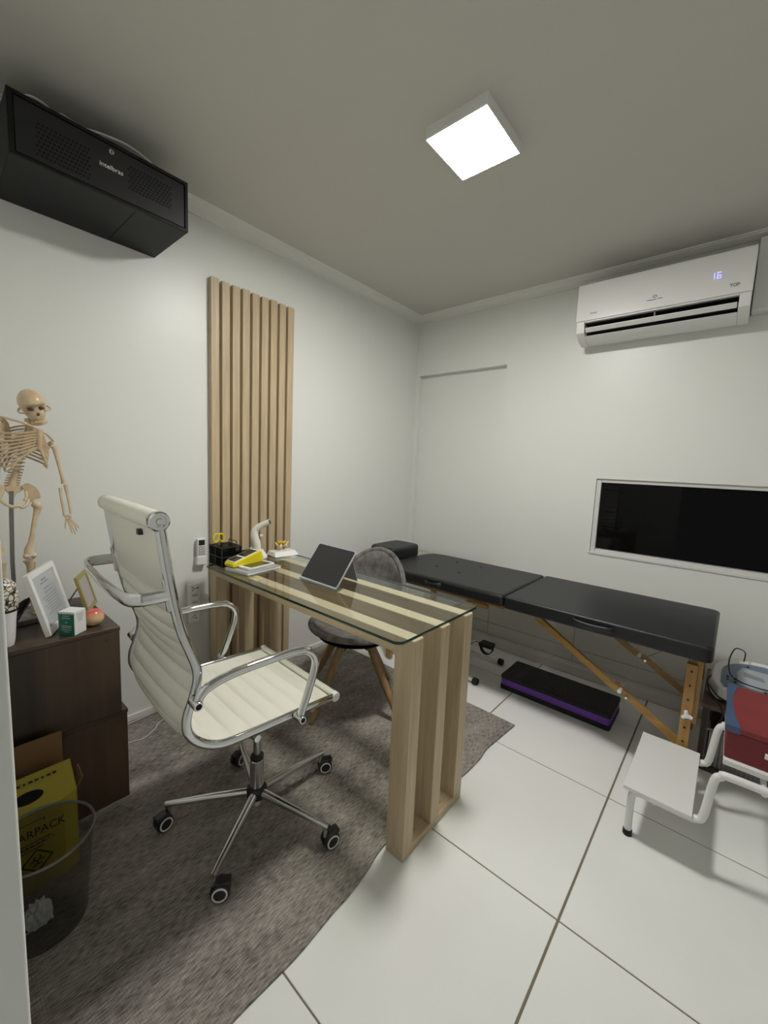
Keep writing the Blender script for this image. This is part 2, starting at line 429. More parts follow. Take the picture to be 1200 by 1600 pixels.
# window niche
win = S('window_1', MB().box(WX0+0.028, WX1-0.02, 0.030, 0.042, WZ0+0.028, WZ1-0.02), M['darkglass'])
f = MB()
f.box(WX0, WX0+0.028, 0.012, 0.06, WZ0, WZ1); f.box(WX1-0.02, WX1, 0.012, 0.06, WZ0, WZ1)
f.box(WX0+0.028, WX1-0.02, 0.012, 0.06, WZ0, WZ0+0.024); f.box(WX0+0.028, WX1-0.02, 0.012, 0.06, WZ1-0.024, WZ1)
obj('window_frame', f, M['winframe'], win, bevel=0.003)
obj('window_sill', MB().box(WX0-0.006, WX1+0.006, -0.006, 0.012, WZ0-0.010, WZ0+0.004), M['winframe'], win, bevel=0.002)

# ================================================================== RUG
path = []
edge = [(1.40, -2.827), (1.402, -2.70), (1.405, -2.55), (1.400, -2.44), (1.403, -2.36), (1.406, -2.26), (1.398, -2.14), (1.396, -2.06), (1.385, -1.97), (1.370, -1.90), (1.366, -1.82), (1.367, -1.60), (1.370, -1.50), (1.400, -1.42), (1.408, -1.25), (1.400, -1.15), (1.412, -1.0), (1.422, -0.885)]
e2 = smooth_path([(a, b, 0) for a, b in edge], 5)
poly = [(p.x, p.y) for p in e2] + [(1.2, -0.878), (0.9, -0.884), (0.5, -0.878), (0.013, -0.88), (0.013, -2.827)]
obj('area_rug', MB().prism(poly, 0.0003, 0.009), M['rug'], bevel=0.002, seg=2, cat='rug', label='grey-brown woven area rug with wavy edge under the desk and chairs')

# ================================================================== CEILING LAMP
L = thing('ceiling_light', 'lit square white surface-mounted ceiling lamp', 'ceiling light', (1.297, -1.445, ZC))
lx0, lx1, ly0, ly1 = 1.174, 1.420, -1.578, -1.310
obj('lamp_housing', MB().box(lx0, lx1, ly0, ly1, 2.5095, ZC).box(lx0, lx0+.0032, ly0, ly1, 2.504, 2.5095).box(lx1-.0032, lx1, ly0, ly1, 2.504, 2.5095).box(lx0+.0032, lx1-.0032, ly0, ly0+.0032, 2.504, 2.5095).box(lx0+.0032, lx1-.0032, ly1-.0032, ly1, 2.504, 2.5095), M['white'], L)
obj('diffuser', MB().prism(rrect(lx0+.0035, lx1-.0035, ly0+.0035, ly1-.0035, 0.006), 2.5062, 2.509), M['ledglow'], L, label='glowing white diffuser panel')

# ================================================================== SLAT PANEL
P_ = thing('slat_panel', 'tall light oak slatted wall panel behind the desk end', 'wall panel', (0, -1.555, 0))
y0, y1 = -1.815, -1.297; n = 9; sw = 0.0435; pitch_s = (y1-y0-sw)/(n-1)
obj('backing_board', MB().box(0.0005, 0.005, y0+0.004, y1-0.004, 0.0, 2.232), M['cream'], P_)
for k in range(n):
    a = y0+k*pitch_s; zt = 2.240 + (0.003 if k % 3 == 0 else 0)
    obj('slat', MB().box(0.005, 0.032, a, a+sw, 0.012, zt), M['oakz'], P_, bevel=0.0012, seg=1)

# ================================================================== NETWORK RACK
R = thing('network_rack', 'black wall-mounted network cabinet with perforated door near the ceiling', 'network rack', (0, -2.345, 2.236))
ra, rb_, rz0, rz1 = -2.616, -2.070, 2.236, 2.424
obj('rack_body', MB().box(0.002, 0.346, ra, rb_, rz0, rz1), M['rackm'], R, bevel=0.002)
f = MB(); f.box(0.346, 0.3535, ra, ra+0.014, rz0, rz1); f.box(0.346, 0.3535, rb_-0.012, rb_, rz0, rz1)
f.box(0.346, 0.3535, ra+0.014, rb_-0.012, rz0, rz0+0.010); f.box(0.346, 0.3535, ra+0.014, rb_-0.012, rz1-0.012, rz1)
obj('rack_frame', f, M['rackm'], R, bevel=0.001)
obj('rack_door', MB().box(0.3465, 0.3515, ra+0.017, rb_-0.015, rz0+0.013, rz1-0.015), M['rackdoor'], R, bevel=0.001)
for nm, (a, b) in (('right', (-2.283, -2.131)), ('left', (-2.546, -2.400))):
    h = MB(); rows = 8; cols = 13; zz0, zz1 = (2.298, 2.374) if nm == 'right' else (2.268, 2.360)
    for i in range(cols):
        for j in range(rows):
            yy = a+(b-a)*(i+(0.5 if j % 2 else 0))/cols; zc = zz0+(zz1-zz0)*j/(rows-1)
            h.lathe([(0.0043, 0.3512), (0.0043, 0.3519)], (0, yy, zc), 6, 'x')
    obj('vent_holes', h, M['black'], R, kind='stuff')
lk = obj('lock', MB().lathe([(0.0095, 0.351), (0.0095, 0.355), (0.008, 0.357), (0.0065, 0.357), (0.006, 0.355)], (0, -2.338, 2.389), 20, 'x'), M['chromedark'], R, smooth=True)
obj('keyhole', MB().box(0.356, 0.3575, -2.339, -2.337, 2.385, 2.393), M['ink'], lk)
text('logo_text', 'intelbras', 0.0215, basis((0, 1, 0), (0, 0, 1), (0.3525, -2.339, 2.336)), M['white'], R, 0.0004)
obj('bottom_seam', MB().box(0.02, 0.33, -2.26, -2.257, 2.2352, 2.2362), M['black'], R)
# cables on top of the rack
c1 = MB()
for q in range(3):
    c1.tube(smooth_path([(0.28-0.02*q, -2.60, 2.43), (0.27-0.02*q, -2.54, 2.462+0.004*q), (0.28-0.02*q, -2.47, 2.452), (0.285-0.02*q, -2.40, 2.436), (0.29-0.02*q, -2.30, 2.448), (0.29-0.02*q, -2.22, 2.453), (0.28-0.02*q, -2.14, 2.445), (0.27-0.02*q, -2.09, 2.430)], 6), 0.0035, 6)
obj('network_cable', c1, M['bluecable'], smooth=True, cat='cable', label='bundle of dark blue network cables lying on top of the black rack')
c1 = MB().tube(smooth_path([(0.318, -2.585, 2.429), (0.31, -2.55, 2.455), (0.31, -2.51, 2.452), (0.31, -2.48, 2.432), (0.32, -2.43, 2.430), (0.322, -2.38, 2.446), (0.32, -2.28, 2.462), (0.315, -2.20, 2.450), (0.31, -2.165, 2.431)], 6), 0.0035, 8)
obj('white_cable', c1, M['whitecable'], smooth=True, cat='cable', label='white cable arching over the front top edge of the black rack')
c1 = MB()
for q in range(4): c1.tube(smooth_path([(0.33, -2.49+0.012*q, 2.426), (0.325, -2.475+0.014*q, 2.442-0.002*q), (0.33, -2.45+0.014*q, 2.436), (0.33, -2.43+0.014*q, 2.428)], 5), 0.0022, 6)
obj('cable_tie_tangle', c1, M['whitecable'], smooth=True, cat='cable', label='tangle of thin translucent ties on the black rack, left of its lock')

# ================================================================== AIR CONDITIONER
A = thing('air_conditioner', 'white split air conditioner with lit blue digits above the window', 'air conditioner', (1.73, 0, 2.12))
ax0, ax1 = 1.335, 2.123
body = [(-0.001, 2.135), (-0.06, 2.112), (-0.135, 2.122), (-0.195, 2.160), (-0.205, 2.215), (-0.205, 2.430), (-0.19, 2.440), (-0.001, 2.440)]
# body built with an outlet notch
sec_solid = [(y, z) for y, z in body]
def sec_prism(mb, sec, x0, x1):
    return mb.prism(sec, x0, x1, 'x')
bb = MB(); sec_prism(bb, sec_solid, ax0, ax0+0.045); sec_prism(bb, sec_solid, ax1-0.045, ax1)
notch = [(-0.001, 2.135), (-0.06, 2.112), (-0.135, 2.122), (-0.176, 2.144), (-0.12, 2.158), (-0.12, 2.214), (-0.205, 2.214), (-0.205, 2.430), (-0.19, 2.440), (-0.001, 2.440)]
sec_prism(bb, notch, ax0+0.045, ax1-0.045)
obj('casing', bb, M['white'], A, bevel=0.003)
obj('front_panel', MB().box(ax0-0.002, ax1+0.002, -0.214, -0.2052, 2.222, 2.428), M['whitegloss'], A, bevel=0.003)
obj('air_outlet', MB().box(ax0+0.046, ax1-0.046, -0.140, -0.121, 2.160, 2.2135).box(ax0+0.046, ax1-0.046, -0.185, -0.140, 2.208, 2.2135), M['black'], A)
lv = obj('louvre', MB().xbox((ax1-ax0-0.10, 0.030, 0.006), Matrix.Translation((1.729, -0.190, 2.174)) @ Matrix.Rotation(math.radians(-42), 4, 'X')), M['white'], A, bevel=0.002)
for k in range(1): obj('louvre_fin', MB().box(1.728, 1.732, -0.19, -0.142, 2.172, 2.211), M['grey'], A)
fr = basis((1, 0, 0), (0, 0, 1), (1.991, -0.2146, 2.327))
def digit(mb, x, z, segs, hgt=0.030, wd=0.016):
    t = 0.0028
    P7 = {'a': (x, x+wd, z+hgt-t, z+hgt), 'g': (x, x+wd, z+hgt/2-t/2, z+hgt/2+t/2), 'd': (x, x+wd, z, z+t), 'f': (x, x+t, z+hgt/2, z+hgt), 'e': (x, x+t, z, z+hgt/2), 'b': (x+wd-t, x+wd, z+hgt/2, z+hgt), 'c': (x+wd-t, x+wd, z, z+hgt/2)}
    for s_ in segs: a, b, c, d = P7[s_]; mb.box(a, b, -0.2152, -0.2138, c, d)
dm = MB(); digit(dm, 1.958, 2.308, 'bc'); digit(dm, 1.983, 2.308, 'acdefg')
obj('temperature_digits', dm, M['dispen'], A, label='glowing blue digits 16')
text('corner_mark', 'TOP', 0.020, basis((1, 0, 0), (0, 0, 1), (2.055, -0.2145, 2.262)), M['ink'], A)
text('model_word', 'Inverter', 0.0115, basis((1, 0, 0), (0, 0, 1), (1.428, -0.2145, 2.259)), M['ink'], A)
lg = MB().tube([(1.727+0.009*math.cos(t*PI/8), -0.2145, 2.283+0.006*math.sin(t*PI/8)) for t in range(16)], 0.0016, 6, closed=True)
lg.box(1.692, 1.735, -0.2148, -0.2138, 2.2655, 2.2690); lg.box(1.740, 1.762, -0.2148, -0.2138, 2.2665, 2.2700)
obj('maker_emblem', lg, M['blue'], A)
obj('pipe_cover', MB().box(2.1275, 2.225, -0.10, -0.001, 2.165, 2.505), M['cornice'], bevel=0.003, cat='pipe cover', label='painted box covering the pipes at the right end of the air conditioner')

# ================================================================== WALL REMOTE, MULTI-PLUG, SOCKET
T = thing('wall_remote', 'white remote control with dark display held on the left wall', 'remote control', (0, -1.872, 0.75))
rx, ry = 0.004, -1.872
obj('remote_body', MB().box(rx+0.006, rx+0.026, ry-0.023, ry+0.023, 0.758, 0.892), M['white'], T, bevel=0.004)
obj('holder', MB().box(0.0005, rx+0.030, ry-0.026, ry+0.026, 0.750, 0.795), M['whitegloss'], T, bevel=0.003)
obj('display', MB().box(rx+0.0255, rx+0.027, ry-0.016, ry+0.016, 0.856, 0.884), M['dark'], T)
bt = MB()
for j, zz in enumerate((0.843, 0.832, 0.821, 0.812, 0.803)):
    for i in range(3): bt.box(rx+0.0255, rx+0.0275, ry-0.017+i*0.012, ry-0.008+i*0.012, zz, zz+0.006)
obj('buttons', bt, M['grey'], T)
T = thing('multi_socket', 'white tall multi-outlet adapter plugged in below the remote', 'socket adapter', (0, -1.915, 0.44))
obj('adapter_body', MB().box(0.003, 0.045, -1.945, -1.890, 0.440, 0.655), M['white'], T, bevel=0.006)
for zz in (0.590, 0.553, 0.512): obj('outlet_shutter', MB().box(0.0445, 0.0475, -1.932, -1.903, zz, zz+0.006), M['grey'], T)
for (dy, dz) in ((-0.012, 0.622), (-0.012, 0.637), (-0.005, 0.629), (-0.012, 0.475), (0.004, 0.468), (-0.004, 0.482)): obj('socket_hole', MB().lathe([(0.003, 0.0445), (0.003, 0.0465)], (0, -1.917+dy, dz), 8, 'x'), M['ink'], T)
obj('switch', MB().box(0.0445, 0.0480, -1.910, -1.899, 0.628, 0.634), M['dark'], T)
obj('wall_socket', MB().box(0.0005, 0.012, -1.888, -1.826, 0.50, 0.575), M['white'], bevel=0.004, cat='wall socket', label='small white wall socket plate beside the slatted panel')
text_y = 0

# ================================================================== DESK
D = thing('office_desk', 'light oak desk with three-post end and glass top butting the slatted panel', 'desk', (0.8, -1.68, 0))
posts = [(-1.870, -1.815), (-1.708, -1.652), (-1.545, -1.490)]
X0, X1 = 1.375, 1.450; ZT = 0.776
for a, b in posts:
    obj('post', MB().box(X0, X1, a, b, 0.030, ZT-0.0019), M['oakz'], D, bevel=0.0015, seg=1)
    obj('post', MB().box(0.120, 0.185, a, b, 0.039, 0.716), M['oakz'], D, bevel=0.0015, seg=1)
    obj('beam', MB().box(0.120, X0, a, b, 0.716, ZT-0.0019), M['oakx'], D, bevel=0.0015, seg=1)
    obj('edge_band', MB().box(0.122, X1-0.003, a+0.001, b-0.001, ZT-0.0018, ZT-0.0006), M['cream'], D)
bp = obj('foot_rail', MB().box(X0, X1, -1.870, -1.490, 0.0, 0.030), M['oaky'], D, bevel=0.0015, seg=1)
obj('foot_rail', MB().box(0.120, 0.185, -1.870, -1.490, 0.0095, 0.039), M['oaky'], D, bevel=0.0015, seg=1)
for yy in (-1.765, -1.600):
    obj('screw', MB().lathe([(0.0055, 0.0295), (0.0055, 0.0325), (0.003, 0.033)], (1.418, yy, 0), 12), M['gold'], bp, smooth=True)
gx0, gx1, gy0, gy1 = 0.185, 1.440, -1.930, -1.425
rr = rrect(gx0, gx1, gy0, gy1, 0.028, 6)
gt = obj('glass_top', MB().prism(rr, ZT, ZT+0.010), M['glass'], D, label='clear greenish glass top')
em = MB(); N = len(rr); cx_, cy_ = (gx0+gx1)/2, (gy0+gy1)/2
A0 = []
for (px, py) in rr:
    d = Vector((px-cx_, py-cy_, 0)).normalized()
    A0.append((px, py))
em.tube([(px, py, ZT+0.005) for px, py in rr], 0.0050, 6, closed=True, rb=0.0012, up=(0, 0, 1))
obj('glass_edge', em, M['glassedge'], gt, smooth=True)
ZD = ZT+0.0103

# ---------------- things on the desk
T = thing('mesh_organizer', 'black wire mesh desk organizer holding yellow scissors', 'organizer', (0.225, -1.84, ZD))
ox0, ox1, oy0, oy1 = 0.165, 0.290, -1.895, -1.790
m = MB(); t = 0.0018
for (h0, h1, a0, a1, b0, b1) in ((0, 0.100, ox0, ox1, oy0, oy1),):
    for zz in (0.003, 0.050, 0.098):
        m.tube([(a0, b0, ZD+zz), (a1, b0, ZD+zz), (a1, b1, ZD+zz), (a0, b1, ZD+zz)], 0.0024, 6, closed=True)
    for (xx, yy) in ((a0, b0), (a1, b0), (a1, b1), (a0, b1), (a0, (b0+b1)/2), ((a0+a1)/2, b0)):
        m.tube([(xx, yy, ZD+0.002), (xx, yy, ZD+0.098)], 0.0022, 6)
m.tube([(ox0, oy1, ZD+0.098), (ox0, oy1, ZD+0.115), (ox1-0.05, oy1, ZD+0.115), (ox1-0.05, oy1, ZD+0.098)], 0.0024, 6)
obj('wire_frame', m, M['dark'], T)
m = MB(); m.box(ox0, ox1, oy0-0.0005, oy0+0.0005, ZD+0.003, ZD+0.098); m.box(ox0, ox1, oy1-0.0005, oy1+0.0005, ZD+0.003, ZD+0.098)
m.box(ox0-0.0005, ox0+0.0005, oy0, oy1, ZD+0.003, ZD+0.098); m.box(ox1-0.0005, ox1+0.0005, oy0, oy1, ZD+0.003, ZD+0.070)
m.box(ox0, ox1, oy0, oy1, ZD+0.001, ZD+0.003); m.box(0.232, 0.233, oy0, oy1, ZD+0.003, ZD+0.09)
obj('mesh_wall', m, M['mesh'], T)
T = thing('scissors', 'yellow-handled scissors standing in the mesh organizer', 'scissors', (0.20, -1.862, ZD+0.05))
for (cx0, cy0, tilt) in ((0.196, -1.876, -14), (0.196, -1.848, 16)):
    mm = Matrix.Translation((cx0, cy0, ZD+0.134)) @ Matrix.Rotation(math.radians(tilt), 4, 'X')
    loop = [mm @ Vector((0, 0.0135*math.cos(a), 0.021*math.sin(a))) for a in [2*PI*k/20 for k in range(20)]]
    obj('handle', MB().tube(loop, 0.0042, 8, closed=True), M['yplastic'], T, smooth=True)
obj('blade', MB().xbox((0.002, 0.012, 0.10), Matrix.Translation((0.196, -1.867, ZD+0.062)) @ Matrix.Rotation(math.radians(-5), 4, 'X')), M['chromedark'], T)
obj('blade', MB().xbox((0.002, 0.012, 0.10), Matrix.Translation((0.199, -1.857, ZD+0.062)) @ Matrix.Rotation(math.radians(5), 4, 'X')), M['chromedark'], T)
obj('board_eraser', MB().box(0.264, 0.287, -1.856, -1.806, ZD+0.0035, ZD+0.046), M['white'], bevel=0.006, seg=3, cat='eraser', label='small white rounded block inside the mesh organizer')
obj('ink_bottle', MB().lathe([(0.012, 0), (0.013, 0.03), (0.010, 0.045), (0.006, 0.05), (0.006, 0.06)], (0.215, -1.825, ZD+0.0035), 16), M['blue'], smooth=True, cat='bottle', label='small dark blue bottle inside the mesh organizer')
T = thing('mesh_tray', 'low black wire mesh tray behind the yellow card terminal', 'tray', (0.24, -1.725, ZD))
m = MB(); a0, a1, b0, b1 = 0.185, 0.300, -1.785, -1.675
for zz in (0.003, 0.048): m.tube([(a0, b0, ZD+zz), (a1, b0, ZD+zz*0.7+0.001), (a1, b1, ZD+zz*0.7+0.001), (a0, b1, ZD+zz)], 0.0026, 6, closed=True)
for (xx, yy) in ((a0, b0), (a0, b1), (a0, (b0+b1)/2)): m.tube([(xx, yy, ZD+0.002), (xx, yy, ZD+0.048)], 0.002, 6)
for (xx, yy) in ((a1, b0), (a1, b1)): m.tube([(xx, yy, ZD+0.002), (xx, yy, ZD+0.034)], 0.002, 6)
obj('wire_frame', m, M['dark'], T)
m = MB(); m.box(a0, a1, b0, b1, ZD+0.001, ZD+0.0025); m.box(a0-.0005, a0+.0005, b0, b1, ZD+0.003, ZD+0.047); m.box(a1-.0005, a1+.0005, b0, b1, ZD+0.003, ZD+0.033)
obj('mesh_wall', m, M['mesh'], T)
# magazine + phone tablet
mm = Matrix.Translation((0.395, -1.785, 0)) @ Matrix.Rotation(math.radians(8), 4, 'Z')
T = thing('magazine', 'thin grey-white magazine lying under the phone on the desk', 'magazine', (0.395, -1.785, ZD))
obj('pages', MB().xbox((0.165, 0.205, 0.009), Matrix.Translation((0, 0, ZD+0.0048)) @ mm), M['white'], T)
obj('cover', MB().xbox((0.168, 0.208, 0.0012), Matrix.Translation((0, 0, ZD+0.0102)) @ mm), M['grey'], T)
obj('cover_print', MB().xbox((0.03, 0.05, 0.0006), Matrix.Translation((0.060, 0.05, ZD+0.0111)) @ mm), M['lilac'], T)
mm = Matrix.Translation((0.400, -1.770, ZD+0.0168)) @ Matrix.Rotation(math.radians(9), 4, 'Z')
T = thing('white_phone', 'white-framed phone lying on the magazine', 'phone', (0.400, -1.770, ZD+0.0115))
obj('phone_body', MB().prism(rrect(-0.041, 0.041, -0.083, 0.083, 0.012), -0.005, 0.004).xf(mm), M['whitegloss'], T, bevel=0.0015)
obj('screen', MB().xbox((0.068, 0.125, 0.001), mm @ Matrix.Translation((0, 0, 0.0044))), M['phonescreen'], T)
# card terminal (sloping)
T = thing('card_terminal', 'yellow card payment terminal with dark display', 'card terminal', (0.31, -1.79, ZD))
mm = Matrix.Translation((0.327, -1.797, ZD+0.0125)) @ Matrix.Rotation(math.radians(6), 4, 'Z')
prof_t = [(-0.088, 0.0), (0.088, 0.0), (0.090, 0.020), (0.080, 0.062), (0.070, 0.064), (-0.083, 0.024), (-0.089, 0.014)]
obj('terminal_body', MB().prism(prof_t, -0.038, 0.038, 'x').xf(mm), M['yplastic'], T, bevel=0.007, seg=3)
ang = math.atan2(0.040, 0.153)
top = mm @ Matrix.Translation((0, -0.006, 0.0445)) @ Matrix.Rotation(ang, 4, 'X')
obj('white_bezel', MB().xbox((0.066, 0.150, 0.003), top @ Matrix.Translation((0, 0, 0.0008))), M['white'], T, bevel=0.001)
obj('display', MB().xbox((0.058, 0.078, 0.003), top @ Matrix.Translation((0, 0.028, 0.0016))), M['screen'], T)
obj('keypad', MB().xbox((0.056, 0.048, 0.003), top @ Matrix.Translation((0, -0.046, 0.0016))), M['phonescreen'], T)
# handheld device on stand
T = thing('handheld_probe', 'white curved handheld device standing on its round base', 'handheld device', (0.205, -1.632, ZD))
obj('stand_base', MB().lathe([(0.042, 0), (0.043, 0.008), (0.036, 0.020), (0.024, 0.036), (0.020, 0.045)], (0.205, -1.632, ZD), 28), M['whitegloss'], T, smooth=True)
sp = smooth_path([(0.185, -1.640, ZD+0.02), (0.185, -1.640, ZD+0.07), (0.178, -1.648, ZD+0.12), (0.180, -1.640, ZD+0.155), (0.205, -1.612, ZD+0.182), (0.232, -1.588, ZD+0.198)], 6)
obj('probe_body', MB().tube(sp, [0.027-0.010*min(1, i/len(sp)*1.3) for i in range(len(sp))], 18), M['leather'], T, smooth=True)
e = sp[-1]; d = (sp[-1]-sp[-2]).normalized()
obj('probe_tip', MB().tube([e, e+d*0.004], 0.0125, 14), M['dark'], T, smooth=True)
obj('trigger', MB().ball((0.20, -1.618, ZD+0.120), (0.010, 0.010, 0.008), 8), M['leather'], T, smooth=True)
wing = MB().tube(smooth_path([(0.165, -1.665, ZD+0.052), (0.185, -1.650, ZD+0.030), (0.20, -1.64, ZD+0.022)], 4), 0.009, 8)
obj('cradle', wing, M['whitegloss'], T, smooth=True)
# vertebra model
T = thing('vertebra_model', 'mustard and ivory vertebra model on a white block base', 'anatomical model', (0.215, -1.485, ZD))
mm = Matrix.Translation((0.222, -1.492, ZD+0.0125)) @ Matrix.Rotation(math.radians(-6), 4, 'Z')
b0 = MB(); 
v = [(-0.055, -0.075, -0.0125), (0.055, -0.075, -0.0125), (0.055, 0.075, -0.0125), (-0.055, 0.075, -0.0125), (-0.042, -0.066, 0.0125), (0.032, -0.066, 0.0125), (0.032, 0.066, 0.0125), (-0.042, 0.066, 0.0125)]
vs = [b0.bm.verts.new(mm @ Vector(p)) for p in v]
for f_ in ((0, 3, 2, 1), (4, 5, 6, 7), (0, 1, 5, 4), (1, 2, 6, 5), (2, 3, 7, 6), (3, 0, 4, 7)): b0.bm.faces.new([vs[i] for i in f_])
obj('base_block', b0, M['whitegloss'], T, bevel=0.003)
vz = ZD+0.055; vc = (0.212, -1.492)
obj('vertebral_body', MB().lathe([(0.016, -0.014), (0.019, -0.012), (0.015, 0), (0.019, 0.012), (0.016, 0.014)], (vc[0], vc[1], vz+0.008), 18), M['goldmodel'], T, smooth=True)
wv = MB()
for a in (20, 75, 140, 200, 265, 320):
    a_ = math.radians(a); wv.tube(smooth_path([(vc[0]+0.012*math.cos(a_), vc[1]+0.012*math.sin(a_), vz-0.004), (vc[0]+0.026*math.cos(a_), vc[1]+0.028*math.sin(a_), vz+0.004), (vc[0]+0.036*math.cos(a_), vc[1]+0.042*math.sin(a_), vz+(0.018 if a % 2 else -0.006))], 3), [0.007, 0.006, 0.006, 0.005, 0.005, 0.004, 0.003], 8)
obj('process', wv, M['ivory'], T, smooth=True)
gv = MB()
for a in (0, 60, 110, 180, 240, 300):
    a_ = math.radians(a); gv.ball((vc[0]+0.020*math.cos(a_), vc[1]+0.022*math.sin(a_), vz+0.016), (0.008, 0.008, 0.007), 6)
obj('disc', gv, M['goldmodel'], T, smooth=True)
obj('rod', MB().tube([(vc[0], vc[1], ZD+0.024), (vc[0], vc[1], vz)], 0.006, 10), M['ivory'], T, smooth=True)
# tablet leaning on its stand
T = thing('tablet', 'large tablet with black screen propped up on the glass desk', 'tablet', (0.79, -1.70, ZD))
BL = Vector((0.672, -1.712, ZD+0.006)); BR = Vector((0.925, -1.717, ZD+0.006)); TL = Vector((0.664, -1.600, ZD+0.152)); 
ex = (BR-BL); Wt = ex.length; ex.normalize(); ey = (TL-BL); ey = (ey-ex*ex.dot(ey)); Ht = ey.length; ey.normalize(); ez = ex.cross(ey)
mt = Matrix(((ex.x, ey.x, ez.x, BL.x), (ex.y, ey.y, ez.y, BL.y), (ex.z, ey.z, ez.z, BL.z), (0, 0, 0, 1)))
obj('tablet_case', MB().prism(rrect(0, Wt, 0, Ht, 0.012), -0.006, 0.001).xf(mt), M['devgrey'], T, bevel=0.001)
obj('screen', MB().prism(rrect(0.004, Wt-0.004, 0.004, Ht-0.004, 0.009), 0.001, 0.0022).xf(mt), M['screen'], T)
obj('stand_flap', MB().xbox((0.20, 0.004, 0.122), Matrix.Translation((0.79, -1.572, ZD+0.0595)) @ Matrix.Rotation(math.radians(18), 4, 'X')), M['grey'], T, bevel=0.001)
obj('stand_lip', MB().box(0.676, 0.922, -1.722, -1.706, ZD, ZD+0.008), M['devgrey'], T, bevel=0.002)

# ================================================================== OFFICE CHAIR
K = thing('office_chair', 'white ribbed high-back swivel chair with chrome frame and armrests', 'office chair', (0.938, -2.10, 0.009))
prof_c = [(-2.497, 1.160), (-2.483, 1.054), (-2.470, 0.973), (-2.450, 0.882), (-2.420, 0.795), (-2.413, 0.748), (-2.424, 0.700), (-2.440, 0.650), (-2.437, 0.605), (-2.405, 0.562), (-2.350, 0.532), (-2.272, 0.524), (-2.161, 0.520), (-2.060, 0.517), (-1.955, 0.513)]
XN, XF = 1.163, 0.680
PRE = Matrix.Translation((1.163, -2.20, 0)) @ Matrix.Rotation(math.radians(-3.2), 4, 'Z') @ Matrix.Translation((-1.163, 2.20, 0))
for xx in (XN, XF):
    pp = smooth_path([(xx, y, z) for y, z in prof_c], 5)
    obj('side_rail', MB().tube(pp, 0.0095, 14, rb=0.0125, up=(1, 0, 0)), M['chrome'], K, smooth=True, angle=60)
fine = smooth_path([(0, y, z) for y, z in prof_c], 10)
def arc(pp):
    L_ = [0]
    for a, b in zip(pp, pp[1:]): L_.append(L_[-1]+(b-a).length)
    return L_
al = arc(fine)
def at_arc(s_):
    s_ = max(0, min(al[-1], s_))
    for i in range(len(al)-1):
        if al[i+1] >= s_:
            t_ = (s_-al[i])/max(1e-9, al[i+1]-al[i]); p = fine[i].lerp(fine[i+1], t_); tg = (fine[i+1]-fine[i]).normalized(); return p, tg
    return fine[-1], (fine[-1]-fine[-2]).normalized()
def sheet(name, s0, s1, rib, ribs_from):
    nu = int((s1-s0)/0.0032); nv = 8; mb = MB(); x0_, x1_ = XF+0.008, XN-0.008
    def pt(u, v, sgn):
        s_ = s0+(s1-s0)*u; p, tg = at_arc(s_); nn = Vector((0, -tg.z, tg.y))   # towards sitter
        if nn.y < 0 and s_ < 0.75: nn = -nn
        nn = Vector((0, tg.z*-1, tg.y)); nn = -nn if (nn.y < 0 and p.z > 0.62) or (nn.z < 0 and p.z <= 0.56) else nn
        pf = 0.0
        if s_ > ribs_from: pf = 0.015*abs(math.sin(PI*(s_-ribs_from)/rib))**0.45
        else: pf = 0.004
        edge_ = 1-abs(2*v-1)**6
        sag = -0.006*(1-(2*v-1)**2)
        off = sag + sgn*(0.004+pf*edge_)
        return Vector((x0_+(x1_-x0_)*v, p.y, p.z)) + nn*off
    mb.grid(lambda u, v: pt(u, v, 1), nu, nv); mb.grid(lambda u, v: pt(u, v, -1), nu, nv)
    return obj(name, mb, M['leather'], K, smooth=True, angle=80)
split = [a for a, p in zip(al, fine) if p.z < 0.575][0]
sheet('backrest', 0.0, split, 0.047, 0.185)
sheet('seat', split, al[-1]-0.01, 0.058, split)
p0 = fine[0]
obj('headrest_roll', MB().lathe([(0.020, XF+0.004), (0.0235, XF+0.012), (0.0245, XF+0.25), (0.0235, XN-0.012)], (0, -2.499, 1.168), 22, 'x'), M['leather'], K, smooth=True)
for (nm, yy, zz, r_) in (('end_cap', -2.499, 1.168, 0.024), ('end_cap', -1.945, 0.512, 0.017)):
    for (xa, sg) in ((XN-0.010, 1), (XF+0.010, -1)):
        ec = obj(nm, MB().lathe([(r_, 0), (r_, 0.016*sg), (r_*0.86, 0.020*sg), (r_*0.62, 0.020*sg), (r_*0.58, 0.017*sg), (r_*0.35, 0.017*sg), (r_*0.3, 0.020*sg)], (xa, yy, zz), 22, 'x'), M['chrome'] if r_ > 0.02 else M['white'], K, smooth=True)
obj('seat_front_roll', MB().lathe([(0.014, XF+0.006), (0.016, XF+0.03), (0.016, XN-0.03), (0.014, XN-0.008)], (0, -1.945, 0.512), 20, 'x'), M['leather'], K, smooth=True)
tg_ = MB().box(1.045, 1.062, -2.515, -2.503, 1.122, 1.136); obj('zip_tag', tg_, M['dark'], K)
# rear handle (flat bar loop)
hz = 0.985
hp = smooth_path([(XN, -2.474, hz), (XN+0.002, -2.520, hz), (XN-0.006, -2.548, hz), (XN-0.045, -2.566, hz), (0.92, -2.572, hz), (XF+0.045, -2.566, hz), (XF+0.006, -2.548, hz), (XF-0.002, -2.520, hz), (XF, -2.474, hz)], 6)
obj('back_handle', MB().tube(hp, 0.016, 12, rb=0.007, up=(0, 0, 1)), M['chrome'], K, smooth=True, angle=60)
for xx in (XN, XF):
    b_ = MB().xbox((0.012, 0.014, 0.085), Matrix.Translation((xx, -2.483, hz)) @ Matrix.Rotation(math.radians(8), 4, 'X'))
    obj('handle_bracket', b_, M['chrome'], K, bevel=0.005, seg=3)
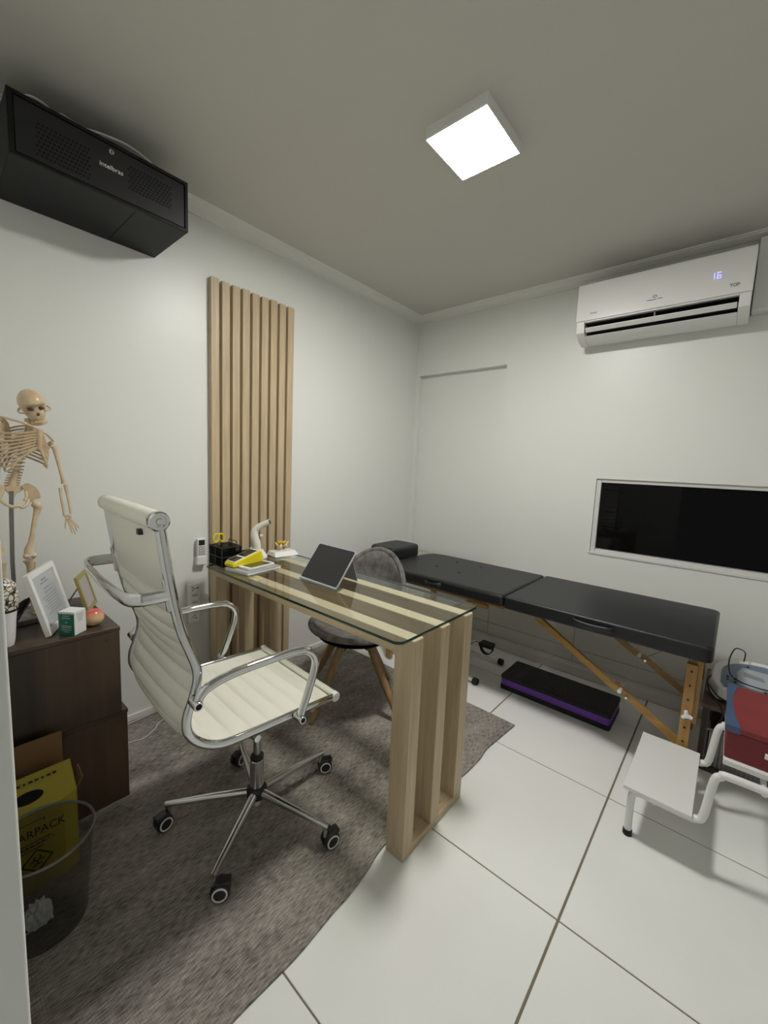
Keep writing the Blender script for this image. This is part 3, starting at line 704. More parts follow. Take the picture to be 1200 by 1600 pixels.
# arms
def arm(xx, sg):
    pts = [(xx, -2.428, 0.700), (xx, -2.405, 0.728), (xx, -2.340, 0.744), (xx, -2.230, 0.748), (xx, -2.130, 0.745), (xx, -2.085, 0.733), (xx, -2.058, 0.700), (xx, -2.062, 0.655), (xx, -2.085, 0.590), (xx, -2.112, 0.520)]
    a = obj('armrest', MB().tube(smooth_path(pts, 6), 0.0125, 14), M['chrome'], K, smooth=True, angle=60)
    for (yy, zz) in ((-2.430, 0.698), (-2.113, 0.520)):
        obj('arm_bolt', MB().lathe([(0.0125, -0.020*sg), (0.0125, 0.017*sg), (0.011, 0.019*sg), (0.008, 0.019*sg), (0.008, 0.013*sg)], (xx, yy, zz), 16, 'x'), M['chrome'], a, smooth=True)
        obj('bolt_hole', MB().lathe([(0.0078, 0.0132*sg), (0.0078, 0.0142*sg)], (xx, yy, zz), 14, 'x'), M['ink'], a)
arm(XN+0.032, 1); arm(XF-0.032, -1)
# under-seat
PRE = None
for yy in (-2.24, -2.03): obj('cross_bar', MB().tube([(XF, yy, 0.495), (XN, yy, 0.495)], 0.011, 12), M['chromedark'], K, smooth=True)
mech = MB(); mech.box(0.86, 1.015, -2.25, -2.02, 0.468, 0.488); mech.box(0.895, 0.98, -2.17, -2.04, 0.440, 0.470)
obj('tilt_mechanism', mech, M['dark'], K, bevel=0.004)
obj('lever', MB().tube([(0.96, -2.06, 0.455), (1.02, -2.035, 0.440), (1.05, -2.022, 0.428)], [0.005, 0.008, 0.014], 12), M['dark'], K, smooth=True)
obj('lever', MB().tube([(0.92, -2.10, 0.455), (0.86, -2.14, 0.445), (0.835, -2.155, 0.44)], [0.005, 0.009, 0.012], 12), M['dark'], K, smooth=True)
BX, BY = 0.938, -2.10
obj('gas_column', MB().lathe([(0.0135, 0.20), (0.0135, 0.45)], (BX, BY, 0), 18), M['chromedark'], K, smooth=True)
obj('column_sleeve', MB().lathe([(0.025, 0.118), (0.025, 0.232), (0.021, 0.236)], (BX, BY, 0), 22), M['chromedark'], K, smooth=True)
obj('column_collar', MB().lathe([(0.019, 0.232), (0.024, 0.236), (0.024, 0.248), (0.017, 0.254)], (BX, BY, 0), 22), M['dark'], K, smooth=True)
obj('hub', MB().lathe([(0.030, 0.085), (0.037, 0.090), (0.037, 0.118), (0.030, 0.126)], (BX, BY, 0), 24), M['dark'], K, smooth=True)
obj('hub_clip', MB().lathe([(0.012, 0.050), (0.018, 0.085)], (BX, BY, 0), 12), M['cornice'], K, smooth=True)
for q in range(5):
    a = math.radians(16.4+72*q); dx, dy = math.cos(a), math.sin(a)
    lg_ = obj('base_leg', MB().tube([(BX+dx*0.030, BY+dy*0.030, 0.105), (BX+dx*0.16, BY+dy*0.16, 0.101), (BX+dx*0.312, BY+dy*0.312, 0.092)], [0.0165, 0.014, 0.010], 12), M['chromedark'], K, smooth=True)
    cxx, cyy = BX+dx*0.302, BY+dy*0.302
    obj('caster_stem', MB().lathe([(0.009, 0.055), (0.009, 0.090)], (cxx, cyy, 0), 10), M['chromedark'], lg_, smooth=True)
    sa = math.radians([200, 20, 150, 60, 330][q]) ; wx, wy = math.cos(sa), math.sin(sa)      # wheel axle direction
    sa = math.radians([-12, -30, 200, 185, -35][q]); wx, wy = math.cos(sa), math.sin(sa)
    rot = Matrix(((wx, -wy, 0), (wy, wx, 0), (0, 0, 1)))
    Rm = Matrix.Rotation(sa, 3, 'Z') 
    hc = Vector((cxx, cyy, 0)) + Rm @ Vector((0, 0.018, 0)); hz_ = 0.0385
    whl = MB()
    whl.lathe([(0.018, -0.024), (0.027, -0.022), (0.029, -0.016), (0.029, -0.003), (0.022, -0.002), (0.022, 0.002), (0.029, 0.003), (0.029, 0.016), (0.027, 0.022), (0.018, 0.024)], hc+Vector((0, 0, hz_)), 26, 'x', m=None) if False else None
    mm4 = Rm.to_4x4()
    m_ = MB(); m_.lathe([(0.018, -0.022), (0.027, -0.020), (0.029, -0.015), (0.029, -0.003), (0.022, -0.002), (0.022, 0.002), (0.029, 0.003), (0.029, 0.015), (0.027, 0.020), (0.018, 0.022)], (0, 0, 0), 28, 'x')
    m_.xf(Matrix.Translation(hc+Vector((0, 0, hz_))) @ mm4)
    wl = obj('caster_wheel', m_, M['dark'], lg_, smooth=True)
    whl.bm.free()
    r_ = MB()
    for sg in (-1, 1): r_.lathe([(0.0225, 0.0205*sg), (0.0225, 0.0232*sg), (0.0180, 0.0232*sg), (0.0180, 0.0205*sg)], (0, 0, 0), 28, 'x')
    r_.xf(Matrix.Translation(hc+Vector((0, 0, hz_))) @ mm4)
    obj('wheel_ring', r_, M['whitegloss'], lg_, smooth=True)
    cv = MB().box(-0.016, 0.016, -0.012, 0.030, 0.030, 0.040); cv.xf(Matrix.Translation((hc.x, hc.y, 0.028)) @ mm4)
    obj('caster_hood', cv, M['dark'], lg_, bevel=0.004)

# ================================================================== VISITOR CHAIR
V = thing('visitor_chair', 'grey felt shell chair with brown wooden legs behind the desk', 'chair', (0.66, -1.33, 0.009))
vc0 = Vector((0.668, -1.325, 0)); fa = math.radians(-74)
F = Vector((math.cos(fa), math.sin(fa), 0)); Sd = Vector((-math.sin(fa), math.cos(fa), 0))
def shell(th, name, material, r_in):
    mb = MB(); nth, nr = 40, 14
    def pt(u, v):
        a = 2*PI*u; ca, sa_ = math.cos(a), math.sin(a)      # ca=+1 front, -1 back
        back = max(0.0, (-ca-0.0))**0.8
        r = v
        rad_f = 0.235; rad_s = 0.245
        x = ca*rad_f*min(1, r*1.25) if True else 0
        y = sa_*rad_s*min(1, r*1.25)
        z = 0.445 - 0.030*(1-min(1, r*1.25)**2)
        if ca < 0.15:
            k = max(0, (r-0.45)/0.55)
            w_ = max(0.0, min(1.0, (0.15-ca)/1.15))**1.1
            lift = 0.375*w_*k**1.25
            z += lift
            x -= 0.055*w_*k
            y *= 1+0.02*k*w_
        z += 0.012*(min(1, r*1.25))**4*(1 if ca > 0 else 0)
        return vc0 + F*x + Sd*y + Vector((0, 0, z+th))
    return mb, pt, nth, nr
mb, pt, nth, nr = shell(0, 'x', None, 0)
rings = []
for j in range(nr+1):
    rings.append([pt(i/nth, max(0.02, j/nr)) for i in range(nth)])
def ring_surface(offz, outz):
    V0 = [[mb.bm.verts.new(p) for p in row] for row in rings]
    for j in range(nr):
        for i in range(nth): mb.bm.faces.new((V0[j][i], V0[j][(i+1) % nth], V0[j+1][(i+1) % nth], V0[j+1][i]))
    mb.bm.faces.new(V0[0])
ring_surface(0, 0)
sh = obj('shell', mb, M['felt'], V, smooth=True, angle=80)
so = sh.modifiers.new('thick', 'SOLIDIFY'); so.thickness = 0.028; so.offset = 0.0
rim = MB().tube([p for p in rings[-1]], 0.016, 10, closed=True)
obj('piped_rim', rim, M['felt'], V, smooth=True)
obj('seat_underside', MB().lathe([(0.10, 0.375), (0.16, 0.385), (0.205, 0.405)], vc0, 30), M['dark'], V, smooth=True)
feet = [(0.668, -1.620), (0.985, -1.305), (0.345, -1.34), (0.665, -1.02)]
tops = [(0.690, -1.435), (0.765, -1.330), (0.560, -1.335), (0.64, -1.235)]
for (fx, fy), (tx, ty) in zip(feet, tops):
    obj('leg', MB().tube([(tx, ty, 0.400), ((tx+fx)/2, (ty+fy)/2, 0.205), (fx, fy, 0.0175)], [0.022, 0.021, 0.014], 12), M['legwood'], V, smooth=True)
for (p, q) in (((0.690, -1.435), (0.64, -1.235)), ((0.765, -1.330), (0.56, -1.335))):
    obj('metal_strut', MB().tube([(p[0], p[1], 0.34), ((p[0]+q[0])/2, (p[1]+q[1])/2, 0.37), (q[0], q[1], 0.34)], 0.005, 8), M['dark'], V, smooth=True)

# ================================================================== MASSAGE TABLE
Q = thing('massage_table', 'black vinyl folding massage table on golden wood legs along the wall', 'massage table', (1.28, -0.52, 0))
def cushion(x0, x1, corners):
    mb = MB(); mb.prism(rrect(x0, x1, -0.852, -0.205, corners, 6), 0.592, 0.661); return mb
c_ = obj('cushion', MB().prism([(0.50, -0.850)]+[(1.288, -0.850), (1.288, -0.215), (0.52, -0.205)]+[(0.44, -0.225), (0.40, -0.30), (0.385, -0.45), (0.39, -0.65), (0.41, -0.78), (0.44, -0.83)], 0.592, 0.661), M['blackleather'], Q, bevel=0.022, seg=4)
c2_ = obj('cushion', MB().prism([(1.294, -0.850), (2.150, -0.850), (2.168, -0.83), (2.170, -0.23), (2.150, -0.205), (1.294, -0.215)], 0.592, 0.661), M['blackleather'], Q, bevel=0.022, seg=4)
tf = MB()
for (bx, by) in ((0.69, -0.58), (0.716, -0.36), (0.88, -0.61), (0.909, -0.37)):
    tf.lathe([(0.010, 0.6608), (0.009, 0.6625), (0.004, 0.663)], (bx, by, 0), 14)
obj('tuft_button', tf, M['black'], c_)
fr_ = MB(); fr_.box(0.43, 1.28, -0.815, -0.795, 0.576, 0.594); fr_.box(0.43, 1.28, -0.245, -0.222, 0.578, 0.594); fr_.box(1.30, 2.13, -0.795, -0.775, 0.580, 0.594); fr_.box(1.30, 2.13, -0.245, -0.222, 0.575, 0.594)
fr_.box(0.43, 0.45, -0.815, -0.222, 0.576, 0.594); fr_.box(2.09, 2.13, -0.795, -0.222, 0.58, 0.594)
obj('under_frame', fr_, M['beech'], Q, bevel=0.002)
for (ys) in (-0.78, -0.27):
    # right end
    lg_ = obj('leg', MB().box(2.086, 2.124, ys-0.016, ys+0.016, 0.02, 0.555), M['beechz'], Q, bevel=0.002)
    obj('leg_outer', MB().box(2.120, 2.140, ys-0.004, ys+0.028, 0.30, 0.59), M['beechz'], Q, bevel=0.002)
    hs = MB()
    for k in range(8): hs.lathe([(0.0045, -0.0170), (0.0045, -0.0160)], (2.105, ys, 0.525-0.062*k), 10, 'y')
    obj('adjustment_holes', hs, M['ink'], lg_)
    kb = MB()
    for t_ in range(3):
        a = math.radians(90+120*t_+15); kb.tube([(2.108, ys-0.024, 0.335), (2.108+0.020*math.cos(a), ys-0.024, 0.335+0.020*math.sin(a))], [0.010, 0.007], 10)
    kb.lathe([(0.008, -0.034), (0.008, -0.016)], (2.108, ys, 0.335), 12, 'y')
    obj('wing_knob', kb, M['whitegloss'], lg_, smooth=True)
    b1_ = obj('brace', MB().beam((1.445, ys, 0.575), (1.845, ys, 0.335), 0.022, 0.030), M['beech'], Q, bevel=0.002)
    b2_ = obj('brace', MB().beam((1.825, ys+0.024, 0.347), (2.10, ys+0.024, 0.175), 0.022, 0.030), M['beech'], Q, bevel=0.002)
    obj('brace_bolt', MB().lathe([(0.009, -0.018), (0.009, 0.045)], (1.855, ys, 0.335), 12, 'y'), M['whitegloss'], b1_, smooth=True)
    obj('brace_bolt', MB().lathe([(0.006, -0.018), (0.006, 0.030)], (1.885, ys, 0.315), 12, 'y'), M['chrome'], b2_, smooth=True)
    # left end
    obj('leg', MB().box(0.455, 0.493, ys-0.016, ys+0.016, 0.010, 0.560), M['beechz'], Q, bevel=0.002)
    obj('brace', MB().beam((1.13, ys, 0.575), (0.735, ys, 0.335), 0.022, 0.030), M['beech'], Q, bevel=0.002)
    obj('brace', MB().beam((0.755, ys+0.024, 0.347), (0.475, ys+0.024, 0.175), 0.022, 0.030), M['beech'], Q, bevel=0.002)
obj('stretcher', MB().box(2.088, 2.122, -0.764, -0.286, 0.27, 0.31), M['beechz'], Q, bevel=0.002)
obj('stretcher', MB().box(0.457, 0.491, -0.764, -0.286, 0.27, 0.31), M['beechz'], Q, bevel=0.002)
cb = MB().tube([(1.855, -0.765, 0.335), (1.88, -0.52, 0.345), (1.855, -0.285, 0.335)], 0.0015, 6)
obj('tension_cable', cb, M['whitecable'], Q)
cb = MB().tube([(1.89, -0.27, 0.335), (1.96, -0.27, 0.395), (2.0, -0.27, 0.56)], 0.0015, 6)
obj('tension_cable', cb, M['blackcable'], Q)
for (xa, xb_) in ((1.645, 1.815), (0.79, 0.90)):
    hd = MB().tube(smooth_path([(xa, -0.852, 0.632), (xa+0.02, -0.868, 0.630), ((xa+xb_)/2, -0.872, 0.626), (xb_-0.02, -0.868, 0.630), (xb_, -0.852, 0.632)], 5), 0.012, 10, rb=0.005, up=(0, 0, 1))
    obj('carry_handle', hd, M['bluevinyl'], Q, smooth=True)
obj('corner_block', MB().box(1.10, 1.19, -0.83, -0.80, 0.556, 0.577), M['beech'], Q, bevel=0.002)
hr = obj('headrest', MB().prism(rrect(0.13, 0.375, -0.66, -0.33, 0.05, 6), 0.640, 0.735), M['blackleather'], Q, bevel=0.022, seg=4, label='rounded black headrest cushion')
for yy in (-0.58, -0.42): obj('support_bar', MB().tube([(0.25, yy, 0.64), (0.27, yy, 0.600), (0.43, yy, 0.580)], 0.008, 10), M['dark'], hr, smooth=True)

# ================================================================== AEROBIC STEP
T = thing('aerobic_step', 'black and purple aerobic step platform under the massage table', 'step platform', (1.49, -0.46, 0))
def stp(name, o_, z0, z1, m_, bv):
    obj(name, MB().prism(rrect(1.197-o_, 1.800+o_, -0.585-o_, -0.335+o_, 0.014, 4), z0, z1), m_, T, bevel=bv)
stp('base_foot', 0.0, 0.0, 0.028, M['blackrub'], 0.004)
stp('purple_band', -0.003, 0.028, 0.066, M['purple'], 0.002)
stp('top_edge', 0.0, 0.066, 0.088, M['blackrub'], 0.004)
rb = MB()
for k in range(26): rb.box(1.215+k*0.022, 1.226+k*0.022, -0.57, -0.35, 0.0875, 0.0893)
obj('anti_slip_ribs', rb, M['blackrub'], T)

# ================================================================== PEDAL EXERCISER
T = thing('pedal_exerciser', 'white mini pedal exerciser with black strap pedals beside the purple step', 'pedal exerciser', (0.90, -0.48, 0))
for yy in (-0.30, -0.66):
    fb = obj('foot_bar', MB().tube([(0.68, yy, 0.022), (1.055, yy, 0.022)], 0.011, 12), M['whiterub'], T, smooth=True)
    for xx in (0.665, 1.070): obj('foot_cap', MB().lathe([(0.016, -0.018), (0.021, -0.014), (0.021, 0.014), (0.016, 0.018)], (xx, yy, 0.021), 16, 'x'), M['blackrub'], fb, smooth=True)
obj('spine_bar', MB().tube([(0.86, -0.66, 0.028), (0.86, -0.56, 0.06), (0.86, -0.46, 0.125)], 0.011, 12), M['whiterub'], T, smooth=True)
obj('spine_bar', MB().tube([(0.86, -0.30, 0.028), (0.86, -0.38, 0.06), (0.86, -0.46, 0.125)], 0.011, 12), M['whiterub'], T, smooth=True)
obj('crank_housing', MB().lathe([(0.030, -0.035), (0.034, -0.030), (0.034, 0.030), (0.030, 0.035)], (0.86, -0.46, 0.135), 20, 'x'), M['grey'], T, smooth=True)
for sg, xx, yy, zz in ((1, 1.0, -0.385, 0.150), (-1, 0.72, -0.535, 0.145)):
    obj('crank_arm', MB().tube([(0.86+0.04*sg, -0.46, 0.135), (0.86+0.055*sg, yy, zz)], 0.006, 8), M['chromedark'], T, smooth=True)
    pd = obj('pedal', MB().box(xx-0.045, xx+0.045, yy-0.035, yy+0.035, zz-0.014, zz+0.010), M['blackrub'], T, bevel=0.003)
    obj('pedal_axle', MB().tube([(0.86+0.055*sg, yy, zz-0.007), (xx, yy, zz-0.007)], 0.004, 8), M['chromedark'], pd)
    st_ = MB(); P0 = [(xx+0.045*math.cos(a), yy, zz-0.012-0.055*math.sin(a)) for a in [PI*k/14 for k in range(15)]]
    st_.tube(P0, 0.003, 8, rb=0.018, up=None)
    obj('pedal_strap', st_, M['blackrub'], pd, smooth=True)

# ================================================================== STEP STOOL (white, two steps)
T = thing('step_stool', 'white two-step medical foot stool with tubular frame', 'step stool', (2.30, -1.02, 0))
obj('lower_step', MB().box(1.966, 2.168, -1.232, -0.812, 0.186, 0.200), M['whiterub'], T, bevel=0.002)
obj('upper_step', MB().box(2.226, 2.56, -1.165, -0.80, 0.385, 0.405), M['whiterub'], T, bevel=0.003)
for yy, yn in ((-1.205, 0), (-0.845, 1)):
    pts = [(1.992, yy, 0.012), (1.992, yy, 0.150), (2.006, yy, 0.172), (2.04, yy, 0.177), (2.150, yy, 0.177), (2.178, yy, 0.182), (2.196, yy, 0.205), (2.210, yy, 0.335), (2.226, yy, 0.362), (2.256, yy, 0.372), (2.50, yy, 0.372), (2.535, yy, 0.36), (2.55, yy, 0.33), (2.56, yy, 0.012)]
    fm = obj('tube_frame', MB().tube(smooth_path(pts, 4), 0.0125, 14), M['whiterub'], T, smooth=True, angle=70)
    for xx in (1.992, 2.56): obj('rubber_foot', MB().lathe([(0.0150, 0.0), (0.0155, 0.004), (0.0150, 0.020), (0.0128, 0.022)], (xx, yy, 0), 18), M['blackrub'], fm, smooth=True)
for xx, zz in ((2.06, 0.165), (2.33, 0.36)): obj('cross_tube', MB().tube([(xx, -1.205, zz), (xx, -0.845, zz)], 0.008, 10), M['whiterub'], T, smooth=True)

# red box on the stool
T = thing('red_case', 'red case with blue-edged lid sitting on the white step stool', 'case', (2.39, -0.98, 0.406))
obj('case_body', MB().box(2.226, 2.56, -1.150, -0.80, 0.406, 0.500), M['redbox'], T, bevel=0.004)
obj('lid', MB().box(2.222, 2.56, -1.156, -0.795, 0.501, 0.521), M['redlid'], T, bevel=0.004)
lidb = MB().prism([(2.2205, -1.157), (2.258, -1.157), (2.247, -1.09), (2.238, -1.00), (2.238, -0.90), (2.247, -0.84), (2.255, -0.794), (2.2205, -0.794)], 0.500, 0.5222)
obj('blue_border', lidb, M['bluelid'], T)
obj('clasp', MB().box(2.322, 2.352, -1.156, -1.150, 0.448, 0.466), M['cornice'], T, bevel=0.002)

# side table, device, basket
T = thing('side_trolley', 'brown wooden side table against the wall beside the massage table', 'side table', (2.45, -0.33, 0))
obj('table_top', MB().box(2.150, 2.80, -0.56, -0.10, 0.285, 0.305), M['shelfwood'], T, bevel=0.002)
for xx in (2.155, 2.775):
    for yy in (-0.555, -0.125): obj('leg', MB().box(xx, xx+0.022, yy, yy+0.022, 0.0, 0.285), M['darkwood'], T, bevel=0.002)
obj('bottom_rail', MB().box(2.155, 2.797, -0.58, -0.556, 0.0, 0.022), M['darkwood'], T, bevel=0.002)
T = thing('therapy_device', 'white and slate-blue electrotherapy unit on the side table', 'therapy device', (2.30, -0.35, 0.306))
def dev_top(u, v):
    x = 2.155+0.40*u; y = -0.52+0.38*v
    return x, y
dm = MB(); outl = []
for k in range(13):
    a = PI*k/12; outl.append((2.36+0.205*math.cos(a), -0.33+0.17*math.sin(a)*1.0))
outl += [(2.158, -0.44), (2.19, -0.50), (2.50, -0.52), (2.56, -0.44)]
lo = [dm.bm.verts.new((x, y, 0.318)) for x, y in outl]
hi = [dm.bm.verts.new((2.36+(x-2.36)*0.93, -0.34+(y+0.34)*0.93, 0.372+0.16*(y+0.52))) for x, y in outl]
dm.bm.faces.new(lo[::-1]); dm.bm.faces.new(hi)
for i in range(len(outl)):
    j = (i+1) % len(outl); dm.bm.faces.new((lo[i], lo[j], hi[j], hi[i]))
obj('device_housing', dm, M['white'], T, bevel=0.008, seg=3)
def dz(y): return 0.372+0.16*(y+0.52)
def panel(name, poly, material, lift, par):
    m_ = MB(); B = [m_.bm.verts.new((x, y, dz(y)+lift)) for x, y in poly]; Bt = [m_.bm.verts.new((x, y, dz(y)-0.004)) for x, y in poly]
    m_.bm.faces.new(B)
    for i in range(len(poly)): m_.bm.faces.new((B[i], B[(i+1) % len(poly)], Bt[(i+1) % len(poly)], Bt[i]))
    return obj(name, m_, material, par)
pn = [(2.36+0.155*math.cos(PI*k/12), -0.335+0.125*math.sin(PI*k/12)) for k in range(13)]+[(2.205, -0.44), (2.22, -0.478), (2.50, -0.49), (2.515, -0.44)]
pb = panel('control_panel', pn, M['devblue'], 0.0022, T)
panel('silver_strip', [(2.27, -0.43), (2.49, -0.45), (2.49, -0.36), (2.42, -0.27), (2.28, -0.27), (2.26, -0.33)], M['devgrey'], 0.0030, T)
panel('display', [(2.285, -0.345), (2.36, -0.355), (2.355, -0.325), (2.285, -0.305)], M['inkgrey'], 0.0038, T)
kn = MB()
for (xx, yy) in ((2.228, -0.385), (2.228, -0.41), (2.256, -0.395), (2.256, -0.42), (2.30, -0.25), (2.36, -0.44), (2.39, -0.445), (2.42, -0.45)): kn.lathe([(0.006, dz(yy)), (0.0055, dz(yy)+0.006)], (xx, yy, 0), 10)
obj('push_buttons', kn, M['dark'], T)
obj('power_inlet', MB().ball((2.176, -0.36, 0.372), (0.009, 0.009, 0.008), 8), M['ink'], T)
ft = MB()
for (xx, yy) in ((2.20, -0.46), (2.51, -0.46), (2.24, -0.24), (2.48, -0.24)): ft.lathe([(0.010, 0.3055), (0.010, 0.319)], (xx, yy, 0), 10)
obj('rubber_feet', ft, M['dark'], T)
cb = MB().tube(smooth_path([(2.282, -0.20, 0.405), (2.286, -0.21, 0.470), (2.262, -0.28, 0.508), (2.240, -0.32, 0.512), (2.226, -0.35, 0.46), (2.235, -0.39, 0.415), (2.27, -0.41, 0.397), (2.33, -0.42, 0.393), (2.42, -0.43, 0.402)], 8), 0.0028, 8)
obj('probe_cable', cb, M['blackcable'], T, smooth=True)
cb = MB(); 
cb.tube(smooth_path([(2.176, -0.37, 0.385), (2.157, -0.42, 0.365), (2.170, -0.50, 0.345), (2.205, -0.57, 0.335), (2.225, -0.60, 0.30), (2.215, -0.61, 0.26)], 6), 0.0042, 8)
cb.tube(smooth_path([(2.160, -0.45, 0.360), (2.200, -0.545, 0.352), (2.25, -0.585, 0.345), (2.28, -0.60, 0.30), (2.27, -0.615, 0.25)], 6), 0.0042, 8)
obj('power_cord', cb, M['blackcable'], T, smooth=True)
T = thing('ribbed_basket', 'dark grey ribbed plastic basket on the floor behind the white stool', 'basket', (2.42, -0.44, 0))
bk0, bk1, bky0, bky1 = 2.185, 2.70, -0.545, -0.32
m = MB(); m.box(bk0, bk1, bky0, bky0+0.006, 0.012, 0.19); m.box(bk0, bk0+0.006, bky0, bky1, 0.012, 0.19); m.box(bk1-0.006, bk1, bky0, bky1, 0.012, 0.19); m.box(bk0, bk1, bky1-0.006, bky1, 0.012, 0.19); m.box(bk0, bk1, bky0, bky1, 0.0, 0.012)
obj('basket_wall', m, M['basket'], T)
m = MB()
for k in range(34): m.box(bk0+0.004+k*0.0152, bk0+0.0125+k*0.0152, bky0-0.006, bky0, 0.014, 0.178)
for k in range(14): m.box(bk0-0.006, bk0, bky0+0.006+k*0.0152, bky0+0.0145+k*0.0152, 0.014, 0.178)
obj('vertical_ribs', m, M['basket'], T, kind='stuff')
m = MB().tube([(bk0-0.004, bky0-0.004, 0.188), (bk1+0.004, bky0-0.004, 0.188), (bk1+0.004, bky1+0.004, 0.188), (bk0-0.004, bky1+0.004, 0.188)], 0.006, 8, closed=True)
obj('basket_rim', m, M['basket'], T, smooth=True)
m = MB()
for (xx, yy, zz, r_) in ((2.235, -0.44, 0.185, 0.05), (2.30, -0.42, 0.20, 0.055), (2.39, -0.44, 0.19, 0.05), (2.47, -0.43, 0.19, 0.05)): m.ball((xx, yy, zz), (r_, r_*0.9, r_*0.6), 10)
obj('black_strap_bundle', m, M['blackrub'], smooth=True, cat='strap bundle', label='bundle of black padded straps heaped in the grey ribbed basket')

# ================================================================== CABINETS
T = thing('lower_cabinet_cube', 'dark walnut cube standing on the rug under the other walnut cube', 'cabinet', (0.28, -2.60, 0.009))
obj('carcass', MB().box(0.06, 0.508, -2.822, -2.386, 0.0095, 0.352), M['walnut'], T, bevel=0.0015, seg=1)
obj('top_board', MB().box(0.06, 0.510, -2.823, -2.384, 0.352, 0.368), M['walnutx'], T, bevel=0.0015, seg=1)
T = thing('upper_cabinet_cube', 'dark walnut cube with frames and peach on top, topmost of the stack', 'cabinet', (0.28, -2.61, 0.368))
obj('carcass', MB().box(0.055, 0.514, -2.822, -2.405, 0.3685, 0.681), M['walnut'], T, bevel=0.0015, seg=1)
ct = obj('top_board', MB().box(0.053, 0.515, -2.823, -2.403, 0.681, 0.697), M['walnutx'], T, bevel=0.0015, seg=1)
for zz in (0.655, 0.40): obj('screw_cover', MB().lathe([(0.0045, 0.514), (0.004, 0.5155)], (0, -2.446, zz), 12, 'x'), M['walnutx'], T)
ZK = 0.6975
# white certificate frame
T = thing('white_picture_frame', 'white photo frame holding a printed certificate, leaning back on the walnut cube', 'picture frame', (0.36, -2.58, ZK))
def framed(T, BL, BR, TL, fw, mf, mp, depth, lines):
    BL, BR, TL = Vector(BL), Vector(BR), Vector(TL)
    ex = (BR-BL); W_ = ex.length; ex.normalize(); ey = TL-BL; ey -= ex*ex.dot(ey); H_ = ey.length; ey.normalize(); ez = ex.cross(ey)
    mt = Matrix(((ex.x, ey.x, ez.x, BL.x), (ex.y, ey.y, ez.y, BL.y), (ex.z, ey.z, ez.z, BL.z), (0, 0, 0, 1)))
    m_ = MB()
    for (a, b, c, d) in ((0, fw, 0, H_), (W_-fw, W_, 0, H_), (fw, W_-fw, 0, fw), (fw, W_-fw, H_-fw, H_)): m_.box(a, b, c, d, -depth, 0)
    fo = obj('frame_moulding', m_.xf(mt), mf, T, bevel=0.001)
    obj('print', MB().box(fw*0.9, W_-fw*0.9, fw*0.9, H_-fw*0.9, -depth*0.7, -depth*0.45).xf(mt), mp, T)
    ln = MB()
    for (u0, u1, v0, v1) in lines: ln.box(W_*u0, W_*u1, H_*v0, H_*v1, -depth*0.45, -depth*0.42)
    if lines: obj('printed_lines', ln.xf(mt), M['inkgrey'], T)
    return mt, W_, H_
lines = [(0.42, 0.60, 0.80, 0.825), (0.36, 0.66, 0.755, 0.775), (0.40, 0.60, 0.66, 0.675), (0.34, 0.62, 0.60, 0.61)] + [(0.22, 0.76-0.06*(k % 3), 0.54-0.045*k, 0.548-0.045*k) for k in range(7)] + [(0.3, 0.5, 0.19, 0.20)]
BLf, BRf, TLf = (0.462, -2.607, ZK), (0.262, -2.505, ZK), (0.437, -2.656, ZK+0.213)
framed(T, BRf, BLf, (BRf[0]-0.025, BRf[1]-0.049, ZK+0.213), 0.022, M['white'], M['frameglass'], 0.016, []) if False else None
# x axis of the picture runs from the far corner to the near corner when seen from the front (+x,+y side)
mtA, WA, HA = framed(T, BLf, BRf, TLf, 0.021, M['white'], M['frameglass'], -0.016, [])
ln = MB()
for (u0, u1, v0, v1) in lines: ln.box(WA*(1-u1), WA*(1-u0), HA*v0, HA*v1, 0.0085, 0.0118)
obj('printed_lines', ln.xf(mtA), M['inkgrey'], T)
obj('back_strut', MB().beam((0.350, -2.606, ZK+0.14), (0.335, -2.680, ZK+0.004), 0.050, 0.003), M['dark'], T)
# gold frame
T = thing('gold_picture_frame', 'small gold photo frame seen almost edge-on behind the peach', 'picture frame', (0.22, -2.42, ZK))
BLg, BRg, TLg = (0.300, -2.455, ZK), (0.175, -2.395, ZK), (0.288, -2.490, ZK+0.143)
mtG, WG, HG = framed(T, BLg, BRg, TLg, 0.016, M['gold'], M['lilac'], -0.010, [])
obj('back_strut', MB().beam((0.235, -2.465, ZK+0.09), (0.220, -2.515, ZK+0.003), 0.03, 0.003), M['darkwood'], T)
# green carton
T = thing('green_carton', 'small green and white medicine carton in front of the white frame', 'carton', (0.495, -2.555, ZK))
mm = Matrix.Translation((0.468, -2.533, ZK+0.041)) @ Matrix.Rotation(math.radians(36.7), 4, 'Z') @ Matrix.Rotation(math.radians(-90), 4, 'Z')
obj('box', MB().xbox((0.050, 0.057, 0.082), mm), M['white'], T, bevel=0.0006, seg=1)
obj('green_face', MB().xbox((0.0008, 0.0570, 0.076), mm @ Matrix.Translation((0.0254, 0, -0.003))), M['greenbox'], T)
ln = MB()
for k, (w_, zz) in enumerate(((0.022, 0.027), (0.030, 0.019), (0.008, 0.004), (0.036, -0.008), (0.034, -0.014), (0.036, -0.022), (0.020, -0.029))): ln.xbox((0.0006, w_, 0.0016), mm @ Matrix.Translation((0.0261, 0, zz)))
for k in range(5): ln.xbox((0.0006, 0.006, 0.006), mm @ Matrix.Translation((0.0261, -0.021+k*0.0105, 0.0360)))
obj('pale_print', ln, M['paper'], T)
ln = MB()
for k in range(5): ln.xbox((0.030-0.003*k, 0.0006, 0.0016), mm @ Matrix.Translation((0.0, 0.0287, 0.030-0.006*k)))
obj('grey_print', ln, M['inkgrey'], T)
T = thing('peach', 'decorative peach with red blush at the right end of the walnut cube', 'peach', (0.440, -2.470, ZK))
pm = MB(); g = bmesh.ops.create_uvsphere(pm.bm, u_segments=32, v_segments=20, radius=1)
